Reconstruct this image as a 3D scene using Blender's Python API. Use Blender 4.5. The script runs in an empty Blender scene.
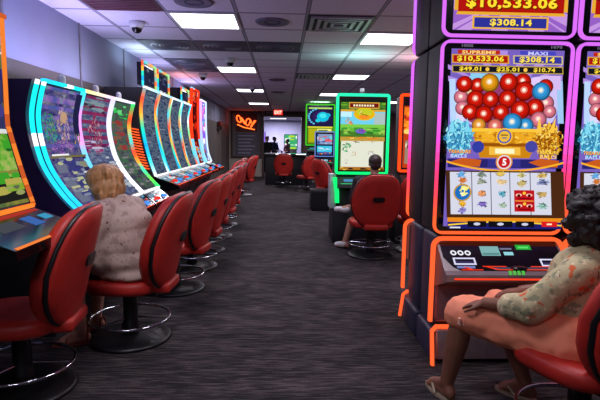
import bpy, bmesh, math, random
import numpy as np
from mathutils import Vector, Matrix, noise as mnoise

R = math.radians
rnd = random.Random(7)
COL = bpy.context.scene.collection
SC = 1.1                      # everything below is authored in units of 1.1 m and baked to metres at the end
CEIL = 2.37

# ------------------------------------------------------------------ materials
def s2l(c):
    c = c / 255.0
    return c / 12.92 if c <= 0.04045 else ((c + 0.055) / 1.055) ** 2.4
def lin(rgb): return tuple(s2l(v) for v in rgb) + (1.0,)

_m = {}
def new_mat(name):
    m = bpy.data.materials.new(name); m.use_nodes = True
    nt = m.node_tree; nt.nodes.clear()
    out = nt.nodes.new('ShaderNodeOutputMaterial')
    return m, nt, out

def glow(rgb, s=1.0, lamp=False):
    """light-emitting colour (screens, LEDs)"""
    key = ('g', tuple(int(v) for v in rgb), s, lamp)
    if key in _m: return _m[key]
    m, nt, out = new_mat('glow_%d_%d_%d' % key[1])
    e = nt.nodes.new('ShaderNodeEmission')
    e.inputs['Color'].default_value = lin(rgb); e.inputs['Strength'].default_value = s
    nt.links.new(e.outputs[0], out.inputs['Surface'])
    if not lamp:
        try: m.cycles.emission_sampling = 'NONE'
        except Exception: pass
    _m[key] = m
    return m

def nglow(name, cols, scale=6, stretch=(1, 1, 1), s=1.0, seed=0.0, lamp=True):
    """screen picture: soft colour patches that give off light"""
    if name in _m: return _m[name]
    m, nt, out = new_mat(name); N, L = nt.nodes.new, nt.links.new
    tc = N('ShaderNodeTexCoord'); mp = N('ShaderNodeMapping'); mp.inputs['Scale'].default_value = stretch; mp.inputs['Location'].default_value = (seed, seed * 1.7, seed * .6)
    nz = N('ShaderNodeTexNoise'); nz.inputs['Scale'].default_value = scale; nz.inputs['Detail'].default_value = 3; nz.inputs['Roughness'].default_value = .6
    rp = N('ShaderNodeValToRGB'); n = len(cols)
    while len(rp.color_ramp.elements) < n: rp.color_ramp.elements.new(.5)
    for i, c in enumerate(cols): rp.color_ramp.elements[i].position = .30 + .40 * i / max(1, n - 1)
    for i, c in enumerate(cols): rp.color_ramp.elements[i].color = lin(c)
    e = N('ShaderNodeEmission'); e.inputs['Strength'].default_value = s
    L(tc.outputs['Object'], mp.inputs[0]); L(mp.outputs[0], nz.inputs['Vector']); L(nz.outputs['Fac'], rp.inputs['Fac']); L(rp.outputs[0], e.inputs['Color']); L(e.outputs[0], out.inputs['Surface'])
    if not lamp: m.cycles.emission_sampling = 'NONE'
    _m[name] = m; return m

def surf(name, rgb, rough=0.5, metal=0.0, var=0.12, scale=12.0, bump=0.0, rgb2=None, spec=0.5, stretch=(1, 1, 1)):
    """surface with procedural noise variation"""
    if name in _m: return _m[name]
    m, nt, out = new_mat(name)
    N, L = nt.nodes.new, nt.links.new
    b = N('ShaderNodeBsdfPrincipled')
    b.inputs['Roughness'].default_value = rough; b.inputs['Metallic'].default_value = metal
    b.inputs['Specular IOR Level'].default_value = spec
    tc = N('ShaderNodeTexCoord'); mp = N('ShaderNodeMapping'); mp.inputs['Scale'].default_value = stretch
    nz = N('ShaderNodeTexNoise'); nz.inputs['Scale'].default_value = scale; nz.inputs['Detail'].default_value = 4
    rp = N('ShaderNodeValToRGB')
    c1 = lin(rgb); c2 = lin(rgb2) if rgb2 else tuple(v * (1 - var * 2) for v in c1[:3]) + (1,)
    rp.color_ramp.elements[0].position = .35; rp.color_ramp.elements[0].color = c2
    rp.color_ramp.elements[1].position = .65; rp.color_ramp.elements[1].color = c1
    L(tc.outputs['Object'], mp.inputs['Vector']); L(mp.outputs[0], nz.inputs['Vector'])
    L(nz.outputs['Fac'], rp.inputs['Fac']); L(rp.outputs[0], b.inputs['Base Color'])
    if bump:
        bp = N('ShaderNodeBump'); bp.inputs['Strength'].default_value = bump; bp.inputs['Distance'].default_value = .01
        L(nz.outputs['Fac'], bp.inputs['Height']); L(bp.outputs[0], b.inputs['Normal'])
    L(b.outputs[0], out.inputs['Surface'])
    _m[name] = m
    return m

def floral(name, base, cols, scale=14, thr=.32):
    """cloth printed with scattered blotches"""
    m, nt, out = new_mat(name)
    N, L = nt.nodes.new, nt.links.new
    b = N('ShaderNodeBsdfPrincipled'); b.inputs['Roughness'].default_value = .85
    tc = N('ShaderNodeTexCoord')
    prev = None
    rgb = N('ShaderNodeRGB'); rgb.outputs[0].default_value = lin(base); prev = rgb.outputs[0]
    for i, (c, sc, th) in enumerate(cols):
        mp = N('ShaderNodeMapping'); mp.inputs['Location'].default_value = (i * 3.7, i * 1.3, i * 2.1)
        nz = N('ShaderNodeTexNoise'); nz.inputs['Scale'].default_value = sc; nz.inputs['Detail'].default_value = 2.5
        rp = N('ShaderNodeValToRGB'); rp.color_ramp.elements[0].position = th; rp.color_ramp.elements[1].position = th + .03
        mx = N('ShaderNodeMix'); mx.data_type = 'RGBA'
        L(tc.outputs['Object'], mp.inputs[0]); L(mp.outputs[0], nz.inputs['Vector']); L(nz.outputs['Fac'], rp.inputs['Fac'])
        L(rp.outputs[0], mx.inputs['Factor']); L(prev, mx.inputs['A']); mx.inputs['B'].default_value = lin(c)
        prev = mx.outputs['Result']
    L(prev, b.inputs['Base Color'])
    wv = N('ShaderNodeTexNoise'); wv.inputs['Scale'].default_value = 9; bp = N('ShaderNodeBump'); bp.inputs['Strength'].default_value = .5
    bp.inputs['Distance'].default_value = .03
    L(tc.outputs['Object'], wv.inputs['Vector']); L(wv.outputs['Fac'], bp.inputs['Height']); L(bp.outputs[0], b.inputs['Normal'])
    L(b.outputs[0], out.inputs['Surface'])
    return m

def math_node(nt, op, a, b=None):
    n = nt.nodes.new('ShaderNodeMath'); n.operation = op
    for i, v in enumerate((a, b)):
        if v is None: continue
        if isinstance(v, (int, float)): n.inputs[i].default_value = v
        else: nt.links.new(v, n.inputs[i])
    return n.outputs[0]

def ceiling_mat():
    m, nt, out = new_mat('ceiling_tiles')
    N, L = nt.nodes.new, nt.links.new
    b = N('ShaderNodeBsdfPrincipled'); b.inputs['Roughness'].default_value = .8
    tc = N('ShaderNodeTexCoord'); sx = N('ShaderNodeSeparateXYZ'); L(tc.outputs['Object'], sx.inputs[0])
    P = .61 * SC
    def dist(o, off):
        v = math_node(nt, 'SUBTRACT', o, off * SC); v = math_node(nt, 'DIVIDE', v, P)
        v = math_node(nt, 'FRACT', v); v = math_node(nt, 'SUBTRACT', v, .5); v = math_node(nt, 'ABSOLUTE', v)
        return v
    dx = dist(sx.outputs[0], .2); dy = dist(sx.outputs[1], 4.39)
    mx = math_node(nt, 'MAXIMUM', dx, dy)
    bar = math_node(nt, 'GREATER_THAN', mx, .482)
    edge = math_node(nt, 'GREATER_THAN', mx, .470)
    nz = N('ShaderNodeTexNoise'); nz.inputs['Scale'].default_value = 60; L(tc.outputs['Object'], nz.inputs['Vector'])
    rp = N('ShaderNodeValToRGB'); rp.color_ramp.elements[0].color = lin((196, 190, 214)); rp.color_ramp.elements[1].color = lin((232, 226, 246))
    L(nz.outputs['Fac'], rp.inputs['Fac'])
    m1 = N('ShaderNodeMix'); m1.data_type = 'RGBA'; L(edge, m1.inputs['Factor']); L(rp.outputs[0], m1.inputs['A']); m1.inputs['B'].default_value = lin((98, 94, 112))
    m2 = N('ShaderNodeMix'); m2.data_type = 'RGBA'; L(bar, m2.inputs['Factor']); L(m1.outputs['Result'], m2.inputs['A']); m2.inputs['B'].default_value = lin((150, 146, 166))
    L(m2.outputs['Result'], b.inputs['Base Color']); L(b.outputs[0], out.inputs['Surface'])
    return m

def carpet_mat():
    m, nt, out = new_mat('carpet')
    N, L = nt.nodes.new, nt.links.new
    b = N('ShaderNodeBsdfPrincipled'); b.inputs['Roughness'].default_value = .95; b.inputs['Specular IOR Level'].default_value = .15
    tc = N('ShaderNodeTexCoord')
    def nz(scale, st, det=3, dist=0.0):
        mp = N('ShaderNodeMapping'); mp.inputs['Scale'].default_value = st
        n = N('ShaderNodeTexNoise'); n.inputs['Scale'].default_value = scale; n.inputs['Detail'].default_value = det; n.inputs['Distortion'].default_value = dist
        L(tc.outputs['Object'], mp.inputs[0]); L(mp.outputs[0], n.inputs['Vector']); return n.outputs['Fac']
    fine = nz(9, (.7, 8, 1), 4, .5)
    big = nz(2.2, (1, 2.6, 1), 2, 1.2)
    tuft = nz(90, (1, 1, 1), 2)
    v = math_node(nt, 'MULTIPLY', fine, .6); v2 = math_node(nt, 'MULTIPLY', big, .25); v3 = math_node(nt, 'MULTIPLY', tuft, .15)
    v = math_node(nt, 'ADD', v, v2); v = math_node(nt, 'ADD', v, v3)
    rp = N('ShaderNodeValToRGB')
    rp.color_ramp.elements[0].position = .40; rp.color_ramp.elements[0].color = lin((30, 27, 29))
    rp.color_ramp.elements[1].position = .61; rp.color_ramp.elements[1].color = lin((86, 77, 77))
    e = rp.color_ramp.elements.new(.5); e.color = lin((50, 45, 48))
    L(v, rp.inputs['Fac']); L(rp.outputs[0], b.inputs['Base Color'])
    bp = N('ShaderNodeBump'); bp.inputs['Strength'].default_value = .4; bp.inputs['Distance'].default_value = .01
    L(v, bp.inputs['Height']); L(bp.outputs[0], b.inputs['Normal'])
    L(b.outputs[0], out.inputs['Surface'])
    return m

M_BLACK = surf('black_cabinet', (24, 22, 30), .6, var=.2, scale=5)
M_GLOSS = surf('gloss_black', (10, 9, 14), .12, var=.2, scale=4)
M_NAVY = surf('navy_plastic', (58, 54, 78), .45, var=.15, scale=6)
M_PURP = surf('dark_violet_cabinet', (32, 20, 62), .4, var=.15, scale=6)
M_GREY = surf('grey_metal', (110, 104, 108), .35, .6, scale=20)
M_DGREY = surf('dark_grey_metal', (124, 112, 114), .4, .3, scale=9)
M_RED = surf('red_vinyl', (186, 38, 30), .5, var=.12, scale=8, bump=.1)
M_RIM = surf('black_rubber', (16, 14, 18), .4, scale=30)
M_CHROME = surf('chrome', (200, 200, 210), .12, 1.0, var=.05)
M_WALLUP = surf('painted_wall', (140, 142, 164), .75, var=.05, scale=2)
M_WALLLO = surf('taupe_wainscot', (88, 80, 74), .6, var=.06, scale=3)
M_BROWN = surf('brown_wood_trim', (70, 46, 42), .5, scale=8, stretch=(1, 1, .2))
M_WHITE = surf('white_plastic', (205, 205, 212), .4, var=.05)

# ------------------------------------------------------------------ mesh builder
class MB:
    def __init__(s): s.v = []; s.f = []; s.m = []; s.mats = []; s.smooth = []
    def mi(s, mat):
        if mat not in s.mats: s.mats.append(mat)
        return s.mats.index(mat)
    def add(s, vs, fs, mat, smooth=False):
        o = len(s.v); s.v += [tuple(v) for v in vs]; k = s.mi(mat)
        for f in fs: s.f.append(tuple(i + o for i in f)); s.m.append(k); s.smooth.append(smooth)
    def box(s, a, b, mat, bev=0.0):
        if bev > 0:
            bm = bmesh.new(); bmesh.ops.create_cube(bm, size=1)
            for v in bm.verts: v.co = Vector([(a[i] + b[i]) / 2 + v.co[i] * (b[i] - a[i]) for i in range(3)])
            bmesh.ops.bevel(bm, geom=bm.edges[:], offset=bev, segments=3, profile=.5, affect='EDGES')
            s.add([v.co[:] for v in bm.verts], [[v.index for v in f.verts] for f in bm.faces], mat, True); bm.free(); return s
        x0, y0, z0 = a; x1, y1, z1 = b
        vs = [(x0, y0, z0), (x1, y0, z0), (x1, y1, z0), (x0, y1, z0), (x0, y0, z1), (x1, y0, z1), (x1, y1, z1), (x0, y1, z1)]
        s.add(vs, [(3, 2, 1, 0), (4, 5, 6, 7), (0, 1, 5, 4), (1, 2, 6, 5), (2, 3, 7, 6), (3, 0, 4, 7)], mat); return s
    def cyl(s, p0, p1, r0, mat, r1=None, n=20, smooth=True):
        r1 = r0 if r1 is None else r1
        p0, p1 = Vector(p0), Vector(p1); d = (p1 - p0).normalized()
        a = d.orthogonal().normalized(); b = d.cross(a)
        vs = []
        for p, r in ((p0, r0), (p1, r1)):
            for i in range(n):
                t = 2 * math.pi * i / n; vs.append(p + a * math.cos(t) * r + b * math.sin(t) * r)
        s.add(vs, [(i, (i + 1) % n, n + (i + 1) % n, n + i) for i in range(n)], mat, smooth)
        s.add(vs[:n], [tuple(reversed(range(n)))], mat); s.add(vs[n:], [tuple(range(n))], mat); return s
    def lathe(s, prof, mat, c=(0, 0, 0), n=28):
        vs = []; k = len(prof)
        for i in range(n):
            t = 2 * math.pi * i / n
            for r, z in prof: vs.append((c[0] + r * math.cos(t), c[1] + r * math.sin(t), c[2] + z))
        fs = []
        for i in range(n):
            j = (i + 1) % n
            for q in range(k - 1): fs.append((i * k + q, j * k + q, j * k + q + 1, i * k + q + 1))
        s.add(vs, fs, mat, True); return s
    def sphere(s, c, r, mat, n=12, rot=None):
        if not hasattr(r, '__len__'): r = (r, r, r)
        vs = []; fs = []; m2 = n // 2
        for i in range(m2 + 1):
            th = math.pi * i / m2
            for j in range(n):
                ph = 2 * math.pi * j / n
                p = Vector((r[0] * math.sin(th) * math.cos(ph), r[1] * math.sin(th) * math.sin(ph), r[2] * math.cos(th)))
                if rot: p = rot @ p
                vs.append(p + Vector(c))
        for i in range(m2):
            for j in range(n):
                k = (j + 1) % n; fs.append((i * n + j, (i + 1) * n + j, (i + 1) * n + k, i * n + k))
        s.add(vs, fs, mat, True); return s
    def prism(s, poly, x0, x1, mat):
        """polygon in (y,z) extruded along x"""
        n = len(poly)
        vs = [(x0, y, z) for y, z in poly] + [(x1, y, z) for y, z in poly]
        s.add(vs, [(i, (i + 1) % n, n + (i + 1) % n, n + i) for i in range(n)] + [tuple(reversed(range(n))), tuple(range(n, 2 * n))], mat); return s
    def bar(s, path, w, up, colf, closed=False, t=None):
        """square LED bar swept along a path; up = plane normal; colf(i, point) -> material"""
        t = w if t is None else t
        P = [Vector(p) for p in path]; n = len(P); up = Vector(up).normalized(); rings = []
        for i in range(n):
            a = P[i - 1] if (i > 0 or closed) else P[i]; b = P[(i + 1) % n] if (i < n - 1 or closed) else P[i]
            d = (b - a).normalized(); sd = d.cross(up).normalized()
            rings.append([P[i] + sd * w / 2 + up * t / 2, P[i] - sd * w / 2 + up * t / 2, P[i] - sd * w / 2 - up * t / 2, P[i] + sd * w / 2 - up * t / 2])
        for i in range(n if closed else n - 1):
            j = (i + 1) % n
            s.add(rings[i] + rings[j], [(k, (k + 1) % 4, 4 + (k + 1) % 4, 4 + k) for k in range(4)], colf(i, (P[i] + P[j]) / 2))
        if not closed:
            s.add(rings[0], [(3, 2, 1, 0)], colf(0, P[0])); s.add(rings[-1], [(0, 1, 2, 3)], colf(n - 2, P[-1]))
        return s
    def build(s, name, parent=None, off=(0, 0, 0)):
        me = bpy.data.meshes.new(name)
        o = Vector(off)
        me.from_pydata([tuple(Vector(v) - o) for v in s.v], [], s.f)
        for m in s.mats: me.materials.append(m)
        me.polygons.foreach_set('material_index', s.m); me.polygons.foreach_set('use_smooth', s.smooth)
        me.update()
        bm = bmesh.new(); bm.from_mesh(me); bmesh.ops.recalc_face_normals(bm, faces=bm.faces[:]); bm.to_mesh(me); bm.free()
        ob = bpy.data.objects.new(name, me); COL.objects.link(ob)
        if parent: ob.parent = parent
        return ob

def tag(o, label=None, cat=None, group=None, kind=None):
    if label: o['label'] = label
    if cat: o['category'] = cat
    if group: o['group'] = group
    if kind: o['kind'] = kind
    return o
def thing(name, label, cat, loc=(0, 0, 0), rz=0.0, group=None):
    o = bpy.data.objects.new(name, None); COL.objects.link(o); o.empty_display_size = .2
    o.location = loc; o.rotation_euler = (0, 0, rz)
    return tag(o, label, cat, group)
def dup(root, loc, rz, label=None):
    r = root.copy(); COL.objects.link(r); r.location = loc; r.rotation_euler = (0, 0, rz)
    if label: r['label'] = label
    def rec(src, dst):
        for ch in list(src.children):
            c = ch.copy(); COL.objects.link(c); c.parent = dst; rec(ch, c)
    rec(root, r)
    return r
def struct(name, mb): return tag(mb.build(name), kind='structure')

# ------------------------------------------------------------------ text
_tx = {}
def text_geo(s):
    if s in _tx: return _tx[s]
    cu = bpy.data.curves.new('t', 'FONT'); cu.body = s; cu.size = 1; cu.offset = .034; cu.space_character = 1.08; cu.resolution_u = 2
    ob = bpy.data.objects.new('t', cu); COL.objects.link(ob)
    me = ob.to_mesh()
    vs = [(v.co.x, v.co.y) for v in me.vertices]; fs = [tuple(p.vertices) for p in me.polygons]
    ob.to_mesh_clear(); bpy.data.objects.remove(ob); bpy.data.curves.remove(cu)
    xs = [v[0] for v in vs]; ys = [v[1] for v in vs]
    x0, x1, y0, y1 = min(xs), max(xs), min(ys), max(ys)
    vs = [((x - x0) / (x1 - x0), (y - y0) / (y1 - y0)) for x, y in vs]
    _tx[s] = (vs, fs); return _tx[s]

# ------------------------------------------------------------------ screens: layered picture elements on a mapped surface
class Screen:
    """mp(u, v, h) -> point; u, v in 0..1 over the lit glass, h = height above it"""
    def __init__(s, mp, gain=1.0): s.mb = MB(); s.mp = mp; s.k = 0; s.gain = gain
    def h(s): s.k += 1; return .0012 + s.k * .00006
    def mat(s, c): return glow(c, s.gain)
    def rect(s, u0, v0, u1, v1, c, n=1, lamp=False, m=None):
        h = s.h(); vs = []; fs = []
        for i in range(n + 1):
            v = v0 + (v1 - v0) * i / n
            vs += [s.mp(u0, v, h), s.mp(u1, v, h)]
        for i in range(n): fs.append((2 * i, 2 * i + 1, 2 * i + 3, 2 * i + 2))
        s.mb.add(vs, fs, m or glow(c, s.gain, lamp)); return s
    def poly(s, pts, c):
        h = s.h(); s.mb.add([s.mp(u, v, h) for u, v in pts], [tuple(range(len(pts)))], s.mat(c)); return s
    def disc(s, u, v, ru, rv, c, n=18):
        h = s.h()
        vs = [s.mp(u + ru * math.cos(2 * math.pi * i / n), v + rv * math.sin(2 * math.pi * i / n), h) for i in range(n)]
        s.mb.add(vs, [tuple(range(n))], s.mat(c)); return s
    def ball(s, u, v, ru, rv, c, hi=(255, 240, 220)):
        d = tuple(x * .55 for x in c)
        s.disc(u, v, ru, rv, d); s.disc(u - ru * .03, v + rv * .05, ru * .86, rv * .86, tuple(x * .85 for x in c)); s.disc(u - ru * .05, v + rv * .1, ru * .66, rv * .66, c)
        s.disc(u - ru * .05, v + rv * .12, ru * .36, rv * .36, tuple((x + y) / 2 for x, y in zip(c, hi)))
        s.disc(u - ru * .05, v + rv * .12, ru * .2, rv * .2, hi); return s
    def text(s, st, u0, v0, u1, v1, c, shadow=None):
        vs, fs = text_geo(st)
        if shadow:
            h = s.h(); du = (u1 - u0) * .012; dv = (v1 - v0) * .12
            s.mb.add([s.mp(u0 + du + x * (u1 - u0), v0 - dv + y * (v1 - v0), h) for x, y in vs], fs, s.mat(shadow))
        h = s.h(); s.mb.add([s.mp(u0 + x * (u1 - u0), v0 + y * (v1 - v0), h) for x, y in vs], fs, s.mat(c)); return s
    def busy(s, u0, v0, u1, v1, pal, n, sz=(.12, .06), seed=1):
        r = random.Random(seed)
        for _ in range(n):
            u = r.uniform(u0, u1); v = r.uniform(v0, v1); a = sz[0] * r.uniform(.3, 1); b = sz[1] * r.uniform(.3, 1); c = r.choice(pal)
            a = min(a, u - u0 + .001, u1 - u + .001); b = min(b, v - v0 + .001, v1 - v + .001)
            if r.random() < .5: s.disc(u, v, a, b, c, 10)
            else: s.rect(u - a, v - b, u + a, v + b, c)
        return s
    def cluster(s, u, v, ru, rv, pal, n, seed=3, sz=.28):
        r = random.Random(seed)
        for _ in range(n):
            t = r.uniform(0, 6.28); q = math.sqrt(r.random()); a = r.uniform(.35, 1) * sz
            cu, cv = u + ru * q * math.cos(t), v + rv * q * math.sin(t); w = r.uniform(0, 3.14)
            pts = []
            for k in range(7):
                e = 2 * math.pi * k / 7; x = math.cos(e) * a; y = math.sin(e) * a * .38
                pts.append((cu + ru * (x * math.cos(w) - y * math.sin(w)), cv + rv * (x * math.sin(w) + y * math.cos(w))))
            s.poly(pts, r.choice(pal))
        return s
    def build(s, name, parent): return s.mb.build(name, parent)

def flat(x0, z0, x1, z1, y=0.0):
    return lambda u, v, h: (x0 + (x1 - x0) * u, y - h, z0 + (z1 - z0) * v)

def rrect(x0, z0, x1, z1, r, y, n=5, open_bottom=False):
    """rounded rectangle path in the x-z plane"""
    pts = []
    cs = [(x0 + r, z0 + r, 180, 270), (x1 - r, z0 + r, 270, 360), (x1 - r, z1 - r, 0, 90), (x0 + r, z1 - r, 90, 180)]
    if open_bottom: pts.append((x1, y, z0)); cs = cs[2:]
    for cx, cz, a0, a1 in cs:
        for i in range(n + 1):
            a = R(a0 + (a1 - a0) * i / n); pts.append((cx + r * math.cos(a), y, cz + r * math.sin(a)))
    if open_bottom: pts.append((x0, y, z0))
    return subdiv(pts, .05, not open_bottom)
def subdiv(pts, step, closed):
    out = []; n = len(pts)
    for i in range(n if closed else n - 1):
        a = Vector(pts[i]); b = Vector(pts[(i + 1) % n]); k = max(1, int((b - a).length / step))
        for q in range(k): out.append(tuple(a + (b - a) * q / k))
    if not closed: out.append(tuple(pts[-1]))
    return out
def mixc(a, b, t): return tuple(x + (y - x) * t for x, y in zip(a, b))
def ramp(stops, t):
    for (t0, c0), (t1, c1) in zip(stops, stops[1:]):
        if t <= t1: return mixc(c0, c1, max(0, min(1, (t - t0) / (t1 - t0))))
    return stops[-1][1]
def gq(c, s, lamp=True): return glow(tuple(round(x / 8) * 8 if x < 250 else 255 for x in c), s, lamp)

# ================================================================== SETTING
X0, X1, Y0, Y1 = -1.96, 5.2, -2.6, 18.0
struct('floor', MB().box((X0 - .1, Y0 - .1, -.1), (X1 + .1, 27, 0), carpet_mat()))
struct('ceiling', MB().box((X0 - .1, Y0 - .1, CEIL), (X1 + .1, Y1 + .1, CEIL + .1), ceiling_mat()))
w = MB(); w.box((X0 - .1, Y0, 0), (X0, Y1, 1.84), M_WALLLO); w.box((X0 - .1, Y0, 1.84), (X0 - .004, Y1, CEIL), M_WALLUP); struct('wall_left', w)
w = MB()
for k in range(15): w.box((X0, Y0 + .9 + k * 1.32, .1), (X0 + .006, Y0 + .93 + k * 1.32, CEIL), M_WALLUP if k < 0 else surf('seam_strip', (126, 120, 126), .6))
struct('trim_1', w)
struct('baseboard_left', MB().box((X0, Y0, 0), (X0 + .015, Y1, .1), M_RIM))
struct('wall_right', MB().box((X1, Y0, 0), (X1 + .1, Y1, CEIL), M_WALLUP))
struct('wall_front', MB().box((X0, Y0 - .1, 0), (X1, Y0, CEIL), M_WALLUP))
# back wall: left piece with display window, door opening, right piece
M_BACK = surf('tan_partition', (184, 172, 158), .6, var=.04, scale=3)
M_MAROON = surf('maroon_wall', (112, 74, 76), .6, var=.08, scale=4)
w = MB()
w.box((X0, Y1, 0), (-.76, Y1 + .12, .68), M_BACK); w.box((X0, Y1, .68), (-1.86, Y1 + .12, CEIL), M_BACK)
w.box((-.84, Y1, .68), (-.76, Y1 + .12, CEIL), M_BACK); w.box((-1.86, Y1 + .06, .68), (-.84, Y1 + .12, CEIL), surf('grey_panel', (120, 114, 118), .6))
w.box((-.76, Y1, 2.2), (.68, Y1 + .12, CEIL), M_MAROON); w.box((.68, Y1, 0), (X1, Y1 + .12, CEIL), M_MAROON)
struct('wall_back', w)
w = MB()
for a, b in (((-1.9, .66), (-1.83, 2.37)), ((-.84, .66), (-.77, 2.37)), ((-1.83, 2.29), (-.84, 2.37)), ((-1.83, .66), (-.84, .74))):
    w.box((a[0], Y1 - .04, a[1]), (b[0], Y1, b[1]), M_BROWN)
struct('window_1', w)
w = MB(); w.box((-.77, Y1 - .03, 0), (-.7, Y1 + .14, 2.24), M_BROWN); w.box((.66, Y1 - .03, 0), (.73, Y1 + .14, 2.24), M_BROWN); w.box((-.7, Y1 - .03, 2.18), (.66, Y1 + .14, 2.25), M_BROWN)
struct('door_1', w)
# room beyond the doorway
w = MB(); w.box((-3, 26.6, 0), (4, 26.7, 2.5), M_WALLUP); struct('wall_beyond', w)
struct('wall_beyond_left', MB().box((-3.1, Y1 + .13, 0), (-3, 26.6, 2.5), M_WALLUP)); struct('wall_beyond_right', MB().box((4, Y1 + .13, 0), (4.1, 26.6, 2.5), M_WALLUP))
struct('ceiling_beyond', MB().box((-3, Y1 + .13, 2.42), (4, 26.6, 2.5), surf('plain_ceiling', (176, 172, 186), .8, var=.04)))

# neon sign and the notices inside the window frame
t = thing('neon_sign', 'red and orange neon script sign glowing in the brown framed window', 'sign', (-1.33, Y1 + .03, 1.9))
b = MB(); pts = []
for ox, oz, sc in ((-.36, .16, .2), (-.2, .1, .18), (-.03, .05, .2), (.14, -.02, .2)):
    pts = [(ox + sc * (.5 + .5 * math.cos(a) * (1 if a < 4.5 else .6)), -.01, oz + sc * (.1 + .62 * math.sin(a * 1.15 + ox * 9))) for a in [i * .4 for i in range(17)]]
    b.bar(pts, .04, (0, 1, 0), lambda i, p: glow((255, 84, 30), 3.6, True))
b.bar([(-.34, -.01, -.02), (-.1, -.01, -.12), (.3, -.01, -.2)], .03, (0, 1, 0), lambda i, p: glow((255, 110, 40), 3.0, True)); b.build('neon_tube', t)
MB().box((-.38, 0, -.28), (.38, .015, .36), surf('sign_back', (90, 26, 30), .6)).build('back_board', t)
t = thing('notice_board', 'grey notice panel with pale printed lines under the red neon sign', 'sign', (-1.33, Y1 + .04, 1.15))
MB().box((-.42, 0, -.38), (.42, .015, .42), surf('notice_grey', (104, 98, 112), .6)).build('panel', t)
b = MB()
for k in range(6):
    z = .34 - k * .125; b.box((-.3, -.006, z - .03), (.3 - .08 * (k % 3), 0, z + .012), surf('notice_print', (170, 170, 200), .6))
b.build('printed_lines', t)
t = thing('header_sign', 'dark sign strip of small pale letters above the far doorway', 'sign', (-.05, Y1, 2.31))
MB().box((-.62, -.02, -.045), (.62, 0, .045), surf('sign_dark', (60, 44, 48), .6)).build('panel', t)
b = MB()
for k in range(7): b.box((-.56 + k * .065, -.026, -.022), (-.56 + k * .065 + .04, -.02, .022), surf('sign_letters', (170, 160, 168), .5))
b.build('lettering', t)
# exit sign
t = thing('exit_sign', 'red glowing EXIT sign hanging from ceiling before the far doorway', 'exit sign', (-.17, 15.9, 2.21))
MB().box((-.15, 0, -.09), (.15, .03, .09), surf('exit_case', (120, 20, 20), .5)).box((-.015, .005, .09), (.015, .025, .16), M_WHITE).build('case', t)
MB().box((-.142, -.004, -.082), (.142, 0, .082), glow((225, 30, 22), 1.6, True)).build('red_face', t)
s = Screen(flat(-.12, -.055, .12, .055, -.004), 1.3); s.text('EXIT', 0, 0, 1, 1, (255, 226, 200)); s.build('lettering', t)
# far-left wall box
t = thing('wall_box', 'small dark red box mounted high on the far left wall', 'box', (-1.95, 14.9, 1.62))
MB().box((0, -.25, 0), (.16, .25, .1), M_BROWN).build('shelf', t); MB().box((.02, -.16, .1), (.12, .14, .24), surf('dull_red', (120, 34, 30), .5), .02).build('case', t)

# ------------------------------------------------------------------ ceiling fittings
def cell(i, j): return .2 + .61 * (i - 2) + .305, 4.39 + .61 * j + .305
proto = None
near = {0: 'nearest', 1: 'second', 2: 'third', 3: 'farthest'}
lights = [(0 - 0, 0, 'nearest of the left line, above the slot machine row'),
          (0, 5, 'second of the left line of ceiling lights, beside the small camera dome'),
          (0, 10, 'third of the left line of ceiling lights'),
          (0, 16, 'farthest small one of the left line, before the exit sign'),
          (3, 1, 'ceiling light partly hidden by the big machine, beside the louvred vent'),
          (3, 6, 'ceiling light midway over the right side, above the green-lit machine'),
          (3, 11, 'thin distant ceiling light seen left of the green-lit machine top'),
          (6, 3, 'ceiling light over the right side behind the big machines'),
          (0, -5, 'ceiling light over the aisle behind the viewer'), (3, -4, 'ceiling light behind the viewer on the right'),
          (0, -9, 'rear ceiling light by the entrance wall'), (6, 9, 'ceiling light added as fill far over the right side'),  # the right-side one is an out-of-view panel added as fill
          (6, 14, 'ceiling light added as fill over the far right corner'), (5, 18, 'ceiling light added as fill by the back wall on the right'), (7, 5, 'ceiling light added as fill beside the right wall'), (6, -2, 'ceiling light added as fill behind the viewer near the right wall')]  # out-of-view panels added to brighten the room from the right
for i, j, lab in lights:
    cx, cy = cell(i - 0, j)
    lab2 = 'square ' + lab if lab.startswith('ceiling light') else 'white ceiling panel, ' + lab
    if proto is None:
        proto = thing('ceiling_light', lab2, 'ceiling light', (cx, cy, CEIL), group='recessed ceiling light panels')
        f = MB()
        for a, b in (((-.3, -.3), (.3, -.275)), ((-.3, .275), (.3, .3)), ((-.3, -.275), (-.275, .275)), ((.275, -.275), (.3, .275))):
            f.box((a[0], a[1], -.012), (b[0], b[1], 0), M_WHITE)
        f.build('frame', proto)
        MB().box((-.275, -.275, -.008), (.275, .275, -.001), glow((250, 250, 255), 4.2, True)).build('diffuser', proto)
    else: dup(proto, (cx, cy, CEIL), 0, lab2)
# dark vents
M_VENT = surf('vent_grey', (62, 62, 84), .6, scale=5)
vg = 'grey ceiling vents'
vp = None
def vent(cx, cy, lab, wx=.6, wy=.6):
    global vp
    if vp is None:
        vp = thing('ceiling_vent', lab, 'vent', (cx, cy, CEIL), group=vg)
        MB().box((-.298, -.298, -.006), (.298, .298, 0), M_VENT).build('plate', vp)
        f = MB()
        for k in range(4):
            f.lathe([(.06 + k * .045, -.006), (.075 + k * .045, -.02), (.09 + k * .045, -.006)], surf('vent_cone', (96, 98, 122), .4), n=24)
        f.build('louvre', vp); return
    dup(vp, (cx, cy, CEIL), 0, lab)
for i, j, lab in ((-1, 2, 'grey round-cone ceiling vent nearest the left wall, in the row of three'), (0, 2, 'grey round-cone ceiling vent, middle of the row of three'),
                  (1, 2, 'grey round-cone ceiling vent, rightmost of the row of three'), (-1, 4, 'grey ceiling vent close above the rainbow-lit toppers'),
                  (-1, 5, 'grey ceiling vent just beyond the one above the rainbow-lit toppers')):
    vent(*cell(i, j), lab)
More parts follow.
